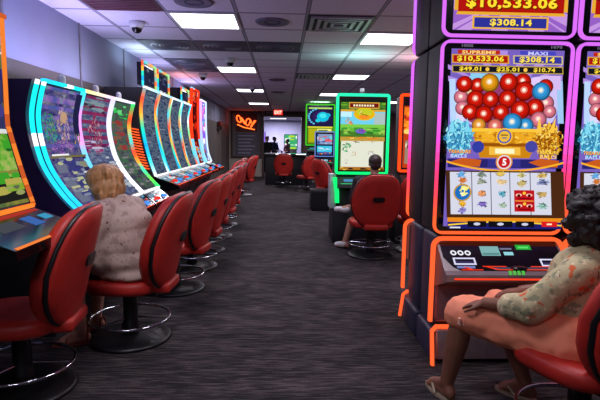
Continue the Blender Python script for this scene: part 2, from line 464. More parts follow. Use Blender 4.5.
t = thing('return_grille', 'dark maroon slatted grille in the ceiling at upper left', 'vent', (*cell(-1, -1), CEIL))
MB().box((-.298, -.298, -.006), (.298, .298, 0), surf('maroon_grille', (88, 40, 62), .6)).build('plate', t)
f = MB()
for k in range(12): f.box((-.27, -.27 + k * .048, -.014), (.27, -.25 + k * .048, -.006), surf('maroon_slat', (110, 52, 74), .5))
f.build('slats', t)
sq = thing('louvred_diffuser', 'square stepped-louvre air diffuser in ceiling beside a light panel', 'vent', (*cell(2, 0), CEIL))
MB().box((-.298, -.298, -.004), (.298, .298, 0), surf('diff_back', (36, 40, 48), .6)).build('plate', sq)
f = MB()
for k, q in enumerate((.27, .205, .14, .075)):
    for a, b in (((-q, -q), (q, -q + .03)), ((-q, q - .03), (q, q)), ((-q, -q + .03), (-q + .03, q - .03)), ((q - .03, -q + .03), (q, q - .03))):
        f.box((a[0], a[1], -.02), (b[0], b[1], -.004), surf('diff_white', (168, 168, 180), .4))
f.build('louvre', sq)
dup(sq, (*cell(2, 6), CEIL), 0, 'distant stepped-louvre air diffuser in ceiling left of the middle right light')
def dome(x, y, lab, first=[None]):
    if first[0] is None:
        t = first[0] = thing('security_camera', lab, 'security camera', (x, y, CEIL), group='ceiling dome cameras')
        MB().lathe([(0, 0), (.07, 0), (.07, -.03), (.058, -.06), (.05, -.06)], M_WHITE).build('housing', t)
        MB().sphere((0, 0, -.06), .048, M_GLOSS, 18).build('dome', t)
    else: dup(first[0], (x, y, CEIL), 0, lab)
dome(-1.38, 4.8, 'white dome camera on ceiling between wall and nearest light')
dome(-.72, 6.75, 'dome camera just before the second left ceiling light')
dome(-1.33, 8.3, 'dome camera above the rainbow-lit toppers')
dome(-.63, 10.1, 'dome camera just before the third left ceiling light')
def speaker(x, y, lab, first=[None]):
    if first[0] is None:
        t = first[0] = thing('ceiling_speaker', lab, 'speaker', (x, y, CEIL), group='round ceiling speakers')
        MB().lathe([(0, -.006), (.12, -.006), (.15, -.014), (.16, 0)], surf('speaker_mesh', (120, 112, 140), .6)).build('grille', t)
        MB().lathe([(.06, -.008), (.07, -.012), (.08, -.008)], M_VENT).build('ring', t)
    else: dup(first[0], (x, y, CEIL), 0, lab)
speaker(-.11, 4.68, 'round speaker grille in ceiling between nearest light and louvred diffuser')
speaker(-.72, 4.08, 'round speaker grille in ceiling at the top edge of the view')
speaker(-.11, 8.9, 'distant round speaker grille right of the second left light')
speaker(-.12, 11.1, 'tiny far dark speaker grille above the exit sign')

# ================================================================== CHAIR
def make_chair(label):
    t = thing('casino_chair', label, 'chair', group='red casino chairs')
    # sitter looks along +y
    s = MB(); W = .235; n = 28; rings = []
    for z, k in ((.34, .86), (.345, .97), (.37, 1.0), (.40, 1.0), (.418, .94), (.424, .75), (.418, .3)):
        ring = []
        for i in range(n):
            a = 2 * math.pi * i / n; c, si = math.cos(a), math.sin(a)
            ex = .62
            ring.append((W * k * math.copysign(abs(c) ** ex, c), .01 + .225 * k * math.copysign(abs(si) ** ex, si), z))
        rings.append(ring)
    vs = sum(rings, []); fs = []
    for q in range(len(rings) - 1):
        for i in range(n): fs.append((q * n + i, q * n + (i + 1) % n, (q + 1) * n + (i + 1) % n, (q + 1) * n + i))
    fs.append(tuple(reversed(range(n)))); fs.append(tuple(range((len(rings) - 1) * n, len(rings) * n)))
    s.add(vs, fs, M_RED, True); s.build('seat', t)
    # backrest: shield outline, slightly dished and reclined
    def outline(k, n=36):
        pts = []
        for i in range(n):
            a = 2 * math.pi * i / n; c, si = math.cos(a), math.sin(a)
            z = .30 * math.copysign(abs(si) ** .55, si); x = .285 * math.copysign(abs(c) ** .55, c)
            x *= (1.0 - .24 * max(0, z / .30) ** 1.3) if z > 0 else (1.0 - .30 * (-z / .30) ** 1.7)
            pts.append((x * k, z * k))
        return pts
    def place(x, z, d):
        # dish: edges forward; recline: top backwards
        y = -.225 + (x * x) * .9 - (z + .30) * .24 + d
        return (x, y, .655 + z)
    def pad(ks, mat, mb):
        n = 36; vs = []; fs = []
        for k, d in ks: vs += [place(x, z, d) for x, z in outline(k, n)]
        for q in range(len(ks) - 1):
            for i in range(n): fs.append((q * n + (i + 1) % n, q * n + i, (q + 1) * n + i, (q + 1) * n + (i + 1) % n))
        fs.append(tuple(reversed(range(n)))) ; fs.append(tuple(range((len(ks) - 1) * n, len(ks) * n)))
        mb.add(vs, fs, mat, True)
    b = MB(); pad([(.25, -.046), (.7, -.044), (.93, -.038), (.98, -.022)], M_RED, b); b.build('back_shell', t)
    b = MB(); pad([(.975, -.004), (.98, .035), (.92, .07), (.7, .086), (.2, .09)], M_RED, b); b.build('backrest', t)
    b = MB(); pad([(.97, -.024), (.995, -.022), (1.004, -.012), (.995, -.003), (.97, .0)], M_RIM, b); b.build('edge_rim', t)
    h = MB()
    hx, hz = .062, .03
    n = 20; vs = []
    for d in (-.04, -.056):
        for i in range(n):
            a = 2 * math.pi * i / n; c, si = math.cos(a), math.sin(a)
            vs.append(place(hx * math.copysign(abs(c) ** .5, c), .02 + hz * math.copysign(abs(si) ** .5, si), d))
    h.add(vs, [(i, (i + 1) % n, n + (i + 1) % n, n + i) for i in range(n)] + [tuple(range(n)), tuple(range(n, 2 * n))], M_RIM, False)
    h.build('handle', t)
    br = MB(); br.box((-.13, -.29, .335), (.13, -.18, .40), M_RED, .02); br.box((-.1, -.2, .31), (.1, .15, .345), M_RIM); br.build('bracket', t)
    c = MB(); c.lathe([(0, .02), (.055, .02), (.055, .1), (.045, .12), (.045, .32), (.07, .335), (0, .335)], M_RIM); c.build('pedestal', t)
    c = MB(); c.lathe([(0, 0), (.25, 0), (.255, .012), (.24, .024), (.12, .04), (0, .045)], M_RIM, n=40); c.build('base', t)
    c = MB(); path = [(.245 * math.cos(R(a)), .245 * math.sin(R(a)), .14) for a in range(0, 360, 9)]
    for i in range(len(path)): c.cyl(path[i], path[(i + 1) % len(path)], .009, M_CHROME, n=8)
    for a in (30, 150, 270): c.cyl((.05 * math.cos(R(a)), .05 * math.sin(R(a)), .14), (.245 * math.cos(R(a)), .245 * math.sin(R(a)), .14), .007, M_CHROME, n=8)
    c.build('foot_ring', t)
    return t
chairs = [
 ((-1.31, 2.42), 95, 'empty red chair nearest on the left, cut by the left edge'),
 ((-.97, 3.08), 87, 'red chair holding the blonde woman on the left'),
 ((-.92, 4.15), 82, 'empty red chair directly behind the blonde woman, second from her machine'),
 ((-.91, 4.9), 86, 'red chair third back beyond the blonde woman, in front of a rainbow-lit machine'),
 ((-.92, 5.65), 92, 'red chair fourth beyond the nearest in the left row'),
 ((-.92, 6.5), 84, 'red chair halfway down the left row'),
 ((-.93, 7.4), 95, 'red chair past halfway in the left row beside the last rainbow-lit machine'),
 ((-1.05, 8.5), 80, 'red chair near the red machine in the left row'),
 ((-1.1, 9.7), 92, 'next to last red chair at the far end of the left row'),
 ((-.98, 11.6), 75, 'last red chair at the far end of the left row, near the neon window'),
 ((1.0, 5.45), 3, 'red chair with a dark-haired person before the green-lit machine'),
 ((1.60, 5.70), -8, 'red chair before the orange-lit machine, half hidden by the big cabinet'),
 ((.97, 9.75), -58, 'red chair turned sideways left of the green-lit machine'),
 ((.02, 13.9), 0, 'distant red chair seen from behind in the middle before the dark table'),
 ((.62, 12.7), 28, 'distant red chair turned sideways at the right end of the dark table'),
 ((1.27, 1.93), 20, 'red chair under the woman in coral shorts at the right edge'),
]
ch0 = None
for (x, y), a, lab in chairs:
    if ch0 is None: ch0 = make_chair(lab); ch0.location = (x, y, 0); ch0.rotation_euler = (0, 0, R(a))
    else: dup(ch0, (x, y, 0), R(a), lab)

# ================================================================== BIG MACHINE (right foreground)
PUR = (196, 112, 236); MAG = (238, 84, 214); ORA = (250, 92, 44)
def bigcol(i, p):
    z = p[2]
    return gq(ramp([(.0, ORA), (.85, ORA), (1.1, (255, 60, 120)), (1.3, MAG), (1.7, (214, 104, 240)), (2.4, PUR)], z), 1.12)
def bigart(scr, top=False):
    pass
def big_main(s):
    def U(px, py):
        t = (py - 45) / 181.0; l = 452 - 12 * t; r = 565 - 18 * t
        return (px - l) / (r - l), 1 - t
    def rect(x0, y0, x1, y1, c, n=1):
        a = U(x0, y0); b = U(x1, y0); c_ = U(x1, y1); d = U(x0, y1); s.poly([d, c_, b, a], c)
    def disc(x, y, r, c, ry=None):
        u, v = U(x, y); s.disc(u, v, r / 113, (ry or r) / 181, c)
    def ball(x, y, r, c, hi=(255, 240, 220)):
        u, v = U(x, y); s.ball(u, v, r / 112, r / 181, c, hi)
    def txt(t, x0, y0, x1, y1, c, sh=None):
        a = U(x0, y1); b = U(x1, y0); s.text(t, a[0], a[1], b[0], b[1], c, sh)
    s.rect(0, 0, 1, 1, (120, 96, 190), lamp=True)
    for k in range(9):   # rays
        a = R(20 + k * 17); s.poly([U(505, 90), U(max(448, min(562, 505 + 80 * math.cos(a))), max(46, 90 - 45 * math.sin(a))), U(max(448, min(562, 505 + 80 * math.cos(a + .13))), max(46, 90 - 45 * math.sin(a + .13)))], (176, 140, 225))
    # jackpots
    rect(458, 46, 500, 50, (190, 40, 20)); txt('SUPREME', 462, 46.5, 496, 50, (255, 215, 120))
    rect(520, 46, 556, 50, (70, 70, 190)); txt('MAXI', 528, 46.5, 548, 50, (200, 200, 255))
    rect(452, 50.5, 509, 59, (225, 160, 40)); rect(453.5, 51.5, 507.5, 58, (170, 22, 16)); txt('$10,533.06', 457, 51.6, 504, 58, (255, 226, 60), (120, 50, 0))
    rect(513, 50.5, 563, 59, (210, 190, 130)); rect(514.5, 51.5, 561.5, 58, (54, 56, 160)); txt('$308.14', 519, 51.6, 555, 58, (255, 224, 90), (60, 30, 60))
    rect(452, 61, 563, 68.5, (190, 160, 70)); rect(453, 62, 562, 67.5, (22, 22, 30))
    for a, b, t in ((460, 480, '$49.01'), (497, 518, '$25.01'), (534, 554, '$10.74')): txt(t, a - 1, 62.4, b + 1, 67.2, (255, 220, 60))
    for x in (487, 525): disc(x, 64.8, 2, (255, 200, 80))
    # globe bowl
    disc(505, 98, 57, (150, 140, 220), 30); disc(505, 99, 54, (196, 188, 238), 28); disc(505, 101, 48, (150, 60, 110), 25)
    for x, y, rx, ry, c in ((460, 100, 7, 20, (220, 216, 250)), (550, 98, 7, 20, (206, 196, 246)), (482, 74, 14, 5, (150, 214, 244)), (540, 76, 12, 5, (226, 200, 250)), (465, 84, 8, 6, (230, 190, 150))): disc(x, y, rx, c, ry)
    for x, c in ((452, (186, 214, 250)), (559, (160, 200, 240))): rect(x - 3, 75, x + 3, 118, c)
    rect(470, 69, 500, 76, (140, 206, 240)); rect(540, 70, 560, 84, (214, 186, 240))
    RD = (206, 24, 10); BL = (50, 150, 215); GO = (225, 150, 20); PK = (220, 120, 140)
    for x, y, r, c in ((85, 160, 28, PK), (90, 205, 28, PK), (440, 180, 32, PK), (455, 215, 26, PK), (440, 110, 30, RD), (155, 110, 30, RD), (100, 105, 32, RD), (345, 90, 32, RD), (285, 95, 36, RD),
                       (350, 130, 38, RD), (205, 98, 36, GO), (145, 168, 35, RD), (207, 168, 33, RD), (278, 165, 36, RD), (420, 130, 36, BL), (392, 200, 36, RD), (330, 210, 38, RD), (120, 222, 32, RD),
                       (178, 232, 35, RD), (248, 222, 33, RD), (405, 250, 32, PK), (350, 278, 32, BL), (295, 265, 38, BL), (155, 278, 28, (230, 150, 50)), (222, 281, 30, (225, 110, 100))):
        ball(440 + x / 4.207, 55 + y / 4.207, r / 4.207 * 1.1, c)
    # golden machine base
    s.poly([U(468, 124), U(545, 124), U(536, 134), U(526, 154), U(477, 154), U(472, 134)][::-1], (205, 132, 18))
    rect(467, 124, 546, 127.5, (250, 200, 60)); rect(474, 128, 492, 138, (240, 176, 40)); rect(512, 128, 532, 138, (236, 168, 36)); u, v = U(501, 135); s.cluster(u, v, .32, .05, [(255, 214, 90), (170, 96, 14), (226, 150, 30), (250, 190, 50)], 70, 31, .14)
    rect(480, 139, 523, 142, (150, 80, 10)); rect(486, 143, 517, 151, (244, 190, 70)); rect(492, 144.5, 511, 149.5, (250, 246, 200))
    disc(501.5, 132, 8.5, (250, 190, 50)); disc(501.5, 132, 7.2, (90, 90, 170)); disc(501.5, 132, 5.6, (236, 186, 60)); rect(498, 130, 505, 131.2, (110, 70, 30)); rect(499, 133, 504, 134, (60, 60, 150))
    # blue and golden scaly creatures
    u, v = U(456, 134); s.disc(u, v, .11, .085, (70, 160, 200)); s.cluster(u, v, .125, .10, [(60, 150, 190), (90, 190, 220), (140, 225, 240), (50, 120, 170), (170, 240, 250)], 260, 5, .2)
    u, v = U(543, 136); s.disc(u, v, .10, .08, (190, 120, 20)); s.cluster(u, v, .12, .095, [(200, 130, 20), (240, 190, 60), (150, 80, 10), (255, 220, 110), (130, 66, 10)], 260, 6, .2)
    for x in (533, 545): s.poly([U(x - 3, 128), U(x + 3, 128), U(x + (1 if x < 540 else 5), 112)], (250, 200, 70))
    for x in (448, 463): s.poly([U(x - 3, 128), U(x + 3, 128), U(x, 114)], (130, 215, 240))
    disc(473, 143, 6, (50, 60, 160)); disc(525, 142, 6, (70, 70, 160))
    txt('TREASURE', 444, 146, 466, 149.5, (255, 170, 60), (120, 40, 0)); txt('BALLS', 446, 150.5, 462, 154, (190, 210, 255))
    txt('TREASURE', 530, 146, 552, 149.5, (255, 210, 80), (90, 40, 0)); txt('BALLS', 533, 150.5, 550, 154, (255, 200, 90))
    # swoosh with the 5
    rect(443, 155, 556, 164, (40, 36, 110))
    for x0, x1 in ((446, 476), (522, 552)): s.poly([U(x0, 158), U(x0 + 12, 154), U(x1, 156), U(x1 - 2, 163), U(x0 + 10, 162)][::-1], (200, 90, 30))
    for k in range(14):
        a = k / 14; b = (k + 1) / 14; fx = lambda q: 442 + 114 * q; fy = lambda q: 166 - 9 * abs(2 * q - 1) ** 2
        s.poly([U(fx(a), fy(a) + 2), U(fx(b), fy(b) + 2), U(fx(b), fy(b)), U(fx(a), fy(a))], (250, 176, 40))
    rect(482, 155, 514, 163, (50, 50, 140)); disc(498, 158, 8.5, (230, 150, 40)); disc(498, 158, 7.2, (225, 225, 240)); disc(498, 158, 6, (200, 30, 30)); txt('5', 496, 154.5, 500.5, 161.5, (255, 255, 255))
    # reels
    rect(441, 167, 556, 216, (74, 40, 20)); rect(445, 168.5, 543, 212, (214, 216, 232))
    for x in (466, 484.5, 503, 523): rect(x - .5, 168.5, x + .5, 212, (120, 120, 140))
    sym = [(456, 171, 4, (90, 150, 200)), (457, 177, 4, (190, 110, 50)), (456, 201, 4, (200, 150, 40)), (456, 208, 4, (130, 120, 190)),
           (475, 171, 5, (120, 130, 120)), (475, 178, 5, (150, 160, 140)), (475, 190, 5, (214, 140, 90)), (475, 201, 5, (120, 100, 180)),
           (493, 170, 5, (200, 170, 80)), (494, 178, 6, (210, 180, 130)), (494, 190, 4, (90, 160, 180)), (494, 202, 4, (150, 170, 150)),
           (513, 171, 4, (190, 180, 110)), (513, 179, 5, (180, 160, 100)),
           (533, 171, 6, (190, 160, 90)), (533, 178, 6, (110, 120, 160)), (532, 190, 6, (180, 150, 90)), (532, 202, 6, (130, 170, 160))]
    for k, (x, y, r, c) in enumerate(sym):
        u, v = U(x, y); s.disc(u, v, r * .8 / 113, 2.4 / 181, tuple(min(255, q * 1.1) for q in c), 10); s.cluster(u, v, r / 113, 3.4 / 181, [c, tuple(q * .6 for q in c), tuple(min(255, q * 1.25) for q in c)], 26, k, .4)
    disc(455, 189, 9, (200, 150, 30)); disc(455, 189, 7.6, (30, 110, 190)); u, v = U(456, 188); s.cluster(u, v, .045, .03, [(250, 240, 130), (255, 250, 180)], 10, 9, .7)
    rect(504.5, 186, 524, 208, (190, 20, 30)); rect(505.5, 196.5, 523, 197.5, (240, 160, 60))
    for y in (191, 202):
        for x in (509, 519): disc(x, y, 3.2, (255, 200, 180), 1.6); disc(x, y + .6, 1.6, (90, 0, 0))
        disc(514.3, y - 2, 1.6, (255, 200, 60)); rect(508, y + 3, 521, y + 4, (110, 0, 10))
    # bottom info bar
    rect(440, 214.5, 551, 219, (236, 140, 30)); rect(440, 219, 549, 226, (30, 30, 110))
    for k in range(12):
        a = k / 12; b = (k + 1) / 12; fx = lambda q: 440.5 + 109 * q; fy = lambda q: 217.5 + 4 * abs(2 * q - 1) ** 1.5
        s.poly([U(fx(a), fy(a) + 1.5), U(fx(b), fy(b) + 1.5), U(fx(b), fy(b)), U(fx(a), fy(a))], (250, 210, 50))
    for a, b in ((459, 477), (479, 502), (505, 523)): rect(a, 218, b, 224, (16, 16, 24)); disc((a + b) / 2, 221, 3.4, (210, 210, 235), 1.5)
    rect(530, 218, 545, 223.5, (220, 30, 30)); rect(535, 220, 540, 221.6, (255, 240, 200)); rect(442, 224, 452, 225.5, (230, 230, 240))

def big_top(s):
    U = lambda px, py: ((px - 451.5) / 116.5, 1 - (py + 45) / 78.0)
    def rect(x0, y0, x1, y1, c): a = U(x0, y1); b = U(x1, y0); s.rect(a[0], a[1], b[0], b[1], c)
    def txt(t, x0, y0, x1, y1, c, sh=None): a = U(x0, y1); b = U(x1, y0); s.text(t, a[0], a[1], b[0], b[1], c, sh)
    s.rect(0, 0, 1, 1, (150, 96, 196), lamp=True)
    for k in range(14):
        a = R(k * 360 / 14); b = a + .2; f = lambda q: (max(0, min(1, .5 + .75 * math.cos(q))), max(0, min(1, .42 + .8 * math.sin(q))))
        s.poly([(.5, .42), f(a), f(b)], (196, 150, 224))
    s.disc(.5, .78, .34, .16, (240, 170, 50)); s.disc(.5, .78, .31, .14, (150, 20, 30))
    s.poly([U(452, 14), U(568, 14), U(571.5 - 4, -6), U(452.5, -6)], (232, 172, 50)); s.poly([U(454, 18), U(566, 18), U(564, 14), U(456, 14)], (232, 172, 50))
    rect(456, -4, 564, 15, (176, 20, 14)); rect(457, -3, 563, 2, (120, 10, 30)); txt('$10,533.06', 464, .5, 557, 12.5, (255, 224, 50), (110, 40, 0))
    rect(471, 19, 549, 31.5, (236, 180, 60)); rect(473, 20.5, 547, 30, (44, 48, 150)); txt('$308.14', 489, 21.5, 532, 29, (255, 224, 80), (40, 30, 60))

def deck_map(x0, x1, ya, za, yb, zb):
    """panel from back edge (ya,za) to front edge (yb,zb)"""
    n = Vector((0, yb - ya, zb - za)); nn = Vector((0, zb - za, ya - yb)).normalized()
    if nn.z < 0: nn = -nn
    return lambda u, v, h: (x0 + (x1 - x0) * u, yb + (ya - yb) * v + nn.y * h, zb + (za - zb) * v + nn.z * h)

def make_big(label, loc, rz, frontart=True):
    t = thing('slot_machine', label, 'slot machine', loc, rz, 'tall purple and orange lit slot machines')
    h = .368
    b = MB()
    b.box((-h + .012, .012, .76), (h - .012, .3, 1.84), M_BLACK, .012); b.box((-h + .012, .012, 1.85), (h - .012, .3, 2.35), M_BLACK, .012)
    b.box((-h + .02, .03, .19), (h - .02, .29, .75), M_NAVY, .03); b.box((-h + .002, -.02, .003), (h - .002, .285, .185), M_NAVY, .025)
    b.build('cabinet', t)
    for nm, z0, z1 in (('top_light_trim', 1.865, 2.345), ('screen_light_trim', .765, 1.835)):
        MB().bar(rrect(-h + .002, z0, h - .002, z1, .045, 0), .015, (0, 1, 0), bigcol, True, .022).build(nm, t)
    MB().bar(rrect(-h - .004, .245, h + .004, .735, .05, -.02, open_bottom=True), .021, (0, 1, 0), bigcol, False, .028).build('deck_light_trim', t)
    lo = [(h - .03, -.03, .215), (-h + .03, -.03, .215), (-h + .006, -.035, .19), (-h - .004, -.10, .012)]
    pth = [(h - .0, -.09, .012), (h - .006, -.035, .19)] + lo
    MB().bar(subdiv(pth, .06, False), .018, (0, 1, 0), bigcol, False, .024).build('base_light_trim', t)
    bz = MB(); bz.box((-h + .012, 0, .78), (h - .012, .014, 1.82), M_GLOSS); bz.box((-h + .012, 0, 1.88), (h - .012, .014, 2.33), M_GLOSS); bz.build('bezel', t)
    s = Screen(flat(-.315, .803, .320, 1.795), .95); big_main(s); s.build('main_screen', t)
    s = Screen(flat(-.315, 1.895, .320, 2.32), .95); big_top(s); s.build('top_screen', t)
    for tx, a in (('10005', .02), ('1070', .9)): s = Screen(flat(-.27, 1.803, .3, 1.822), .5); s.text(tx, a, .1, a + .11, .9, (150, 140, 170)); s.build('number_plate', t)
    # button deck
    d = MB()
    d.prism([(-.015, .71), (-.17, .585), (-.205, .57), (-.21, .535), (-.17, .515), (-.03, .46), (.03, .46), (.03, .71)], -h + .016, h - .016, M_DGREY)
    dk = d.build('button_deck', t)
    mp = deck_map(-h + .03, h - .03, -.015, .71, -.17, .585)
    s = Screen(mp, .9)
    s.poly([(.0, 1), (.0, .45), (.06, .12), (.12, .0), (.88, .0), (.94, .12), (1, .45), (1, 1)][::-1], (34, 28, 36))
    s.mb.mats[0] = M_GLOSS
    for u in (.095, .155, .215): s.disc(u, .62, .026, .09, (250, 250, 255)); s.disc(u, .62, .014, .045, (70, 60, 90))
    def frame(u0, u1, v0, v1):
        for a, b, c, d_ in ((u0, v1 - .05, u1, v1), (u0, v0, u1, v0 + .05), (u0, v0, u0 + .015, v1), (u1 - .015, v0, u1, v1)): s.rect(a, b, c, d_, (225, 225, 255))
        s.rect(u0 + .02, v0 + .06, u1 - .02, v1 - .12, (56, 50, 90))
    frame(.075, .26, .2, .45); frame(.80, .98, .16, .42)
    s.rect(.09, .08, .24, .16, (120, 130, 190)); s.rect(.81, .02, .96, .09, (225, 225, 255))
    s.rect(.33, .52, .49, .86, (130, 180, 180)); s.rect(.34, .55, .48, .62, (90, 140, 140)); s.rect(.5, .74, .6, .8, (120, 120, 150)); s.rect(.52, .54, .6, .66, (150, 215, 225))
    s.rect(.64, .74, .77, .92, (40, 170, 60)); s.rect(.66, .79, .75, .86, (90, 230, 110))
    s.poly([(.36, .12), (.9, .12), (.93, .02), (.40, .02)][::-1], (70, 70, 90))
    for pts in (((.14, .12), (.2, .01), (.24, .01), (.17, .12)), ((.30, .16), (.42, .02), (.46, .02), (.33, .16)), ((.30, .16), (.50, .16), (.50, .13), (.31, .13)), ((.42, .05), (.96, .05), (.96, .02), (.42, .02)), ((.7, .16), (.92, .16), (.92, .13), (.7, .13)), ((.12, .04), (.3, .04), (.3, .01), (.12, .01))):
        s.poly(list(pts)[::-1], (255, 60, 30))
    s.build('deck_controls', dk)
    bt = MB(); bt.sphere(mp(.6, .1, .0), (.05, .03, .014), M_GLOSS, 20); bt.build('spin_button', dk)
    s = Screen(deck_map(-.02, .1, -.185, .598, -.208, .565), .8); [s.rect(.1 + k * .2, .2, .24 + k * .2, .8, (90, 200, 80)) for k in range(4)]; s.build('play_light', dk)
    lp = MB(); lp.box((-h + .06, -.212, .545), (h - .06, -.206, .553), glow((255, 60, 30), 1.2)); lp.build('edge_light', dk)
    MB().box((-h + .03, -.012, .235), (h - .03, .03, .47), surf('maroon_gloss_panel', (150, 116, 124), .22, .3), .01).build('belly_panel', t)
    MB().box((-h + .03, -.05, .02), (h - .03, -.02, .2), surf('grey_kick_panel', (170, 150, 156), .3, .3), .01).build('kick_panel', t)
    MB().cyl((-h + .1, -.016, .3), (-h + .1, -.03, .3), .012, M_CHROME).build('lock', t)
    return t
BX = 1.238; BY = 2.75
big = make_big('tall purple-trimmed slot machine of red ball art, in full view right of aisle', (BX, BY, 0), 0)
dup(big, (BX + .765, BY, 0), 0, 'same purple-trimmed slot machine cut off by the right edge, behind curly hair')
dup(big, (BX, BY + .62, 0), math.pi, 'machine standing back to back behind the tall red ball machine')
dup(big, (BX + .765, BY + .62, 0), math.pi, 'machine back to back behind the one at the right edge')

# ================================================================== UPRIGHT MACHINES (right mid and far)
def upright(label, loc, rz, W, zs, zt, col, art, body=M_BLACK, depth=.42, gain=1.0, tower=False, plinth=True, group=None, side=None, trimw=.034):
    t = thing('slot_machine', label, 'slot machine', loc, rz, group)
    h = W / 2
    b = MB(); b.box((-h + .015, .02, zs - .06), (h - .015, .3, zt - .012), body, .012); b.box((-h + .04, .0, .16), (h - .04, depth, zs - .05), body, .015)
    b.build('cabinet', t)
    if plinth: MB().box((-h - .02, -.02, 0), (h + .02, depth + .12, .42), M_BLACK, .01).build('plinth', t)
    MB().bar(rrect(-h + .01, zs, h - .01, zt, .02, .005, 3), trimw, (0, 1, 0), col, True, .04).build('light_trim', t)
    MB().box((-h + .02, .0, zs), (h - .02, .02, zt - .02), M_GLOSS).build('bezel', t)
    s = Screen(flat(-h + .05, zs + .04, h - .05, zt - .05), gain); art(s); s.build('screen', t)
    d = MB(); d.prism([(0, zs - .05), (-.16, zs - .13), (-.17, zs - .17), (0, zs - .2)], -h + .02, h - .02, body); dk = d.build('button_deck', t)
    s = Screen(deck_map(-h + .04, h - .04, 0, zs - .05, -.16, zs - .13), .8)
    s.rect(.1, .35, .35, .7, (80, 150, 200)); s.rect(.45, .35, .7, .8, (160, 200, 220)); s.disc(.85, .4, .06, .2, (230, 60, 40)); s.rect(.02, .03, .98, .12, (60, 220, 140)); s.build('deck_controls', dk)
    if side: MB().box((-h - .06, .04, .44), (-h + .02, .3, zs - .02), side, .01).build('side_panel', t)
    if tower:
        q = MB(); q.cyl((0, .12, zt - .01), (0, .12, zt + .05), .03, M_GREY); q.cyl((0, .12, zt + .05), (0, .12, zt + .09), .028, M_WHITE); q.build('tower_light', t)
    return t
def green_col(i, p): return gq(ramp([(.8, (10, 235, 110)), (1.9, (40, 225, 170))], p[2]), 1.35)
def green_art(s):
    U = lambda x, y: ((x - 341) / 44.0, 1 - (y - 100) / 68.0)
    def rect(x0, y0, x1, y1, c, lamp=False): a = U(x0, y1); b = U(x1, y0); s.rect(a[0], a[1], b[0], b[1], c, lamp=lamp)
    rect(341, 100, 385, 168, (70, 120, 40), True); rect(341, 100, 385, 103, (14, 30, 24))
    s.busy(0, .86, 1, .95, [(60, 140, 40), (110, 170, 40), (30, 90, 40)], 20, (.12, .02), 4)
    rect(349, 103, 379, 109, (210, 160, 60)); rect(350, 104, 378, 108, (110, 20, 24)); [s.rect(.28 + k * .06, .897, .32 + k * .06, .923, (255, 240, 200)) for k in range(8)]
    rect(341, 112, 385, 128, (110, 205, 235)); rect(341, 112, 352, 117, (190, 235, 250)); rect(374, 113, 385, 126, (170, 190, 190)); rect(341, 124, 385, 130, (120, 200, 70)); rect(341, 110, 355, 112, (210, 160, 50)); rect(372, 110, 385, 112, (210, 160, 50))
    s.disc(.53, .79, .24, .09, (226, 180, 20)); s.disc(.53, .82, .18, .05, (190, 200, 40)); s.disc(.53, .75, .12, .035, (240, 140, 40)); s.cluster(.53, .8, .13, .03, [(255, 245, 150), (150, 90, 0)], 10, 2, .5)
    s.cluster(.16, .68, .1, .06, [(190, 120, 80), (120, 100, 150), (230, 150, 90)], 14, 4, .5)
    s.busy(0, .5, 1, .6, [(60, 150, 50), (100, 180, 60), (40, 110, 40), (150, 200, 80)], 40, (.1, .03), 8)
    s.disc(.46, .55, .12, .035, (110, 90, 190)); s.cluster(.46, .55, .1, .03, [(220, 220, 240), (200, 60, 60), (70, 60, 160)], 10, 9, .5)
    rect(341, 136, 385, 140, (190, 150, 60)); s.busy(.05, .43, .95, .47, [(230, 120, 40), (120, 60, 20), (240, 210, 90)], 14, (.08, .012), 3)
    rect(342, 140, 384, 165, (222, 224, 206))
    s.cluster(.14, .32, .1, .06, [(80, 170, 110), (130, 200, 140), (60, 130, 90)], 16, 3, .5); s.cluster(.45, .4, .14, .02, [(90, 70, 60), (130, 110, 90)], 12, 11, .4); s.cluster(.74, .4, .04, .02, [(150, 120, 90)], 5, 12, .6)
    s.cluster(.32, .23, .06, .03, [(190, 140, 60), (150, 100, 40)], 10, 5, .5); s.cluster(.14, .12, .05, .03, [(200, 110, 100), (150, 190, 150)], 8, 6, .5); s.cluster(.7, .25, .08, .05, [(200, 190, 150), (170, 160, 190)], 8, 7, .5)
    rect(341, 165, 385, 168, (170, 110, 30)); s.busy(.02, .0, .98, .035, [(40, 30, 30), (230, 200, 90)], 8, (.09, .015), 3)
G = upright('green-lit upright slot machine of bright cartoon farm colours in mid room', (.985, 6.12, 0), 0, .655, .895, 1.86, green_col, green_art, tower=True, side=surf('pale_grey_side', (190, 196, 206), .4))
q = MB(); q.bar([(-.335, -.01, .84), (-.325, -.03, .76), (-.305, -.02, .66), (-.3, -.015, .52)], .05, (0, 1, 0), lambda i, p: glow((20, 230, 110), 1.3, True)); q.build('lower_light_strip', G)
def orange_art(s):
    s.rect(0, 0, 1, 1, (190, 60, 20), lamp=True); s.rect(0, .9, 1, 1, (30, 14, 20)); s.rect(.0, .5, 1, .88, (236, 120, 30)); s.disc(.4, .68, .3, .12, (255, 190, 70)); s.busy(0, .42, 1, .9, [(250, 150, 40), (210, 60, 20), (255, 210, 110), (160, 40, 20)], 40, (.16, .05), 2)
    s.rect(.04, .06, .96, .4, (150, 130, 110)); s.busy(.05, .07, .95, .4, [(230, 220, 190), (120, 60, 60), (200, 150, 60)], 30, (.1, .05), 5)
upright('orange-lit upright slot machine right of the green-lit one, half hidden by big cabinet', (1.78, 6.12, 0), 0, .66, .93, 1.87, lambda i, p: gq((255, 70, 26), 1.3), orange_art)
upright('orange-lit slot machine next along behind the big machines', (2.55, 6.12, 0), 0, .66, .93, 1.87, lambda i, p: gq((255, 90, 30), 1.2), orange_art)
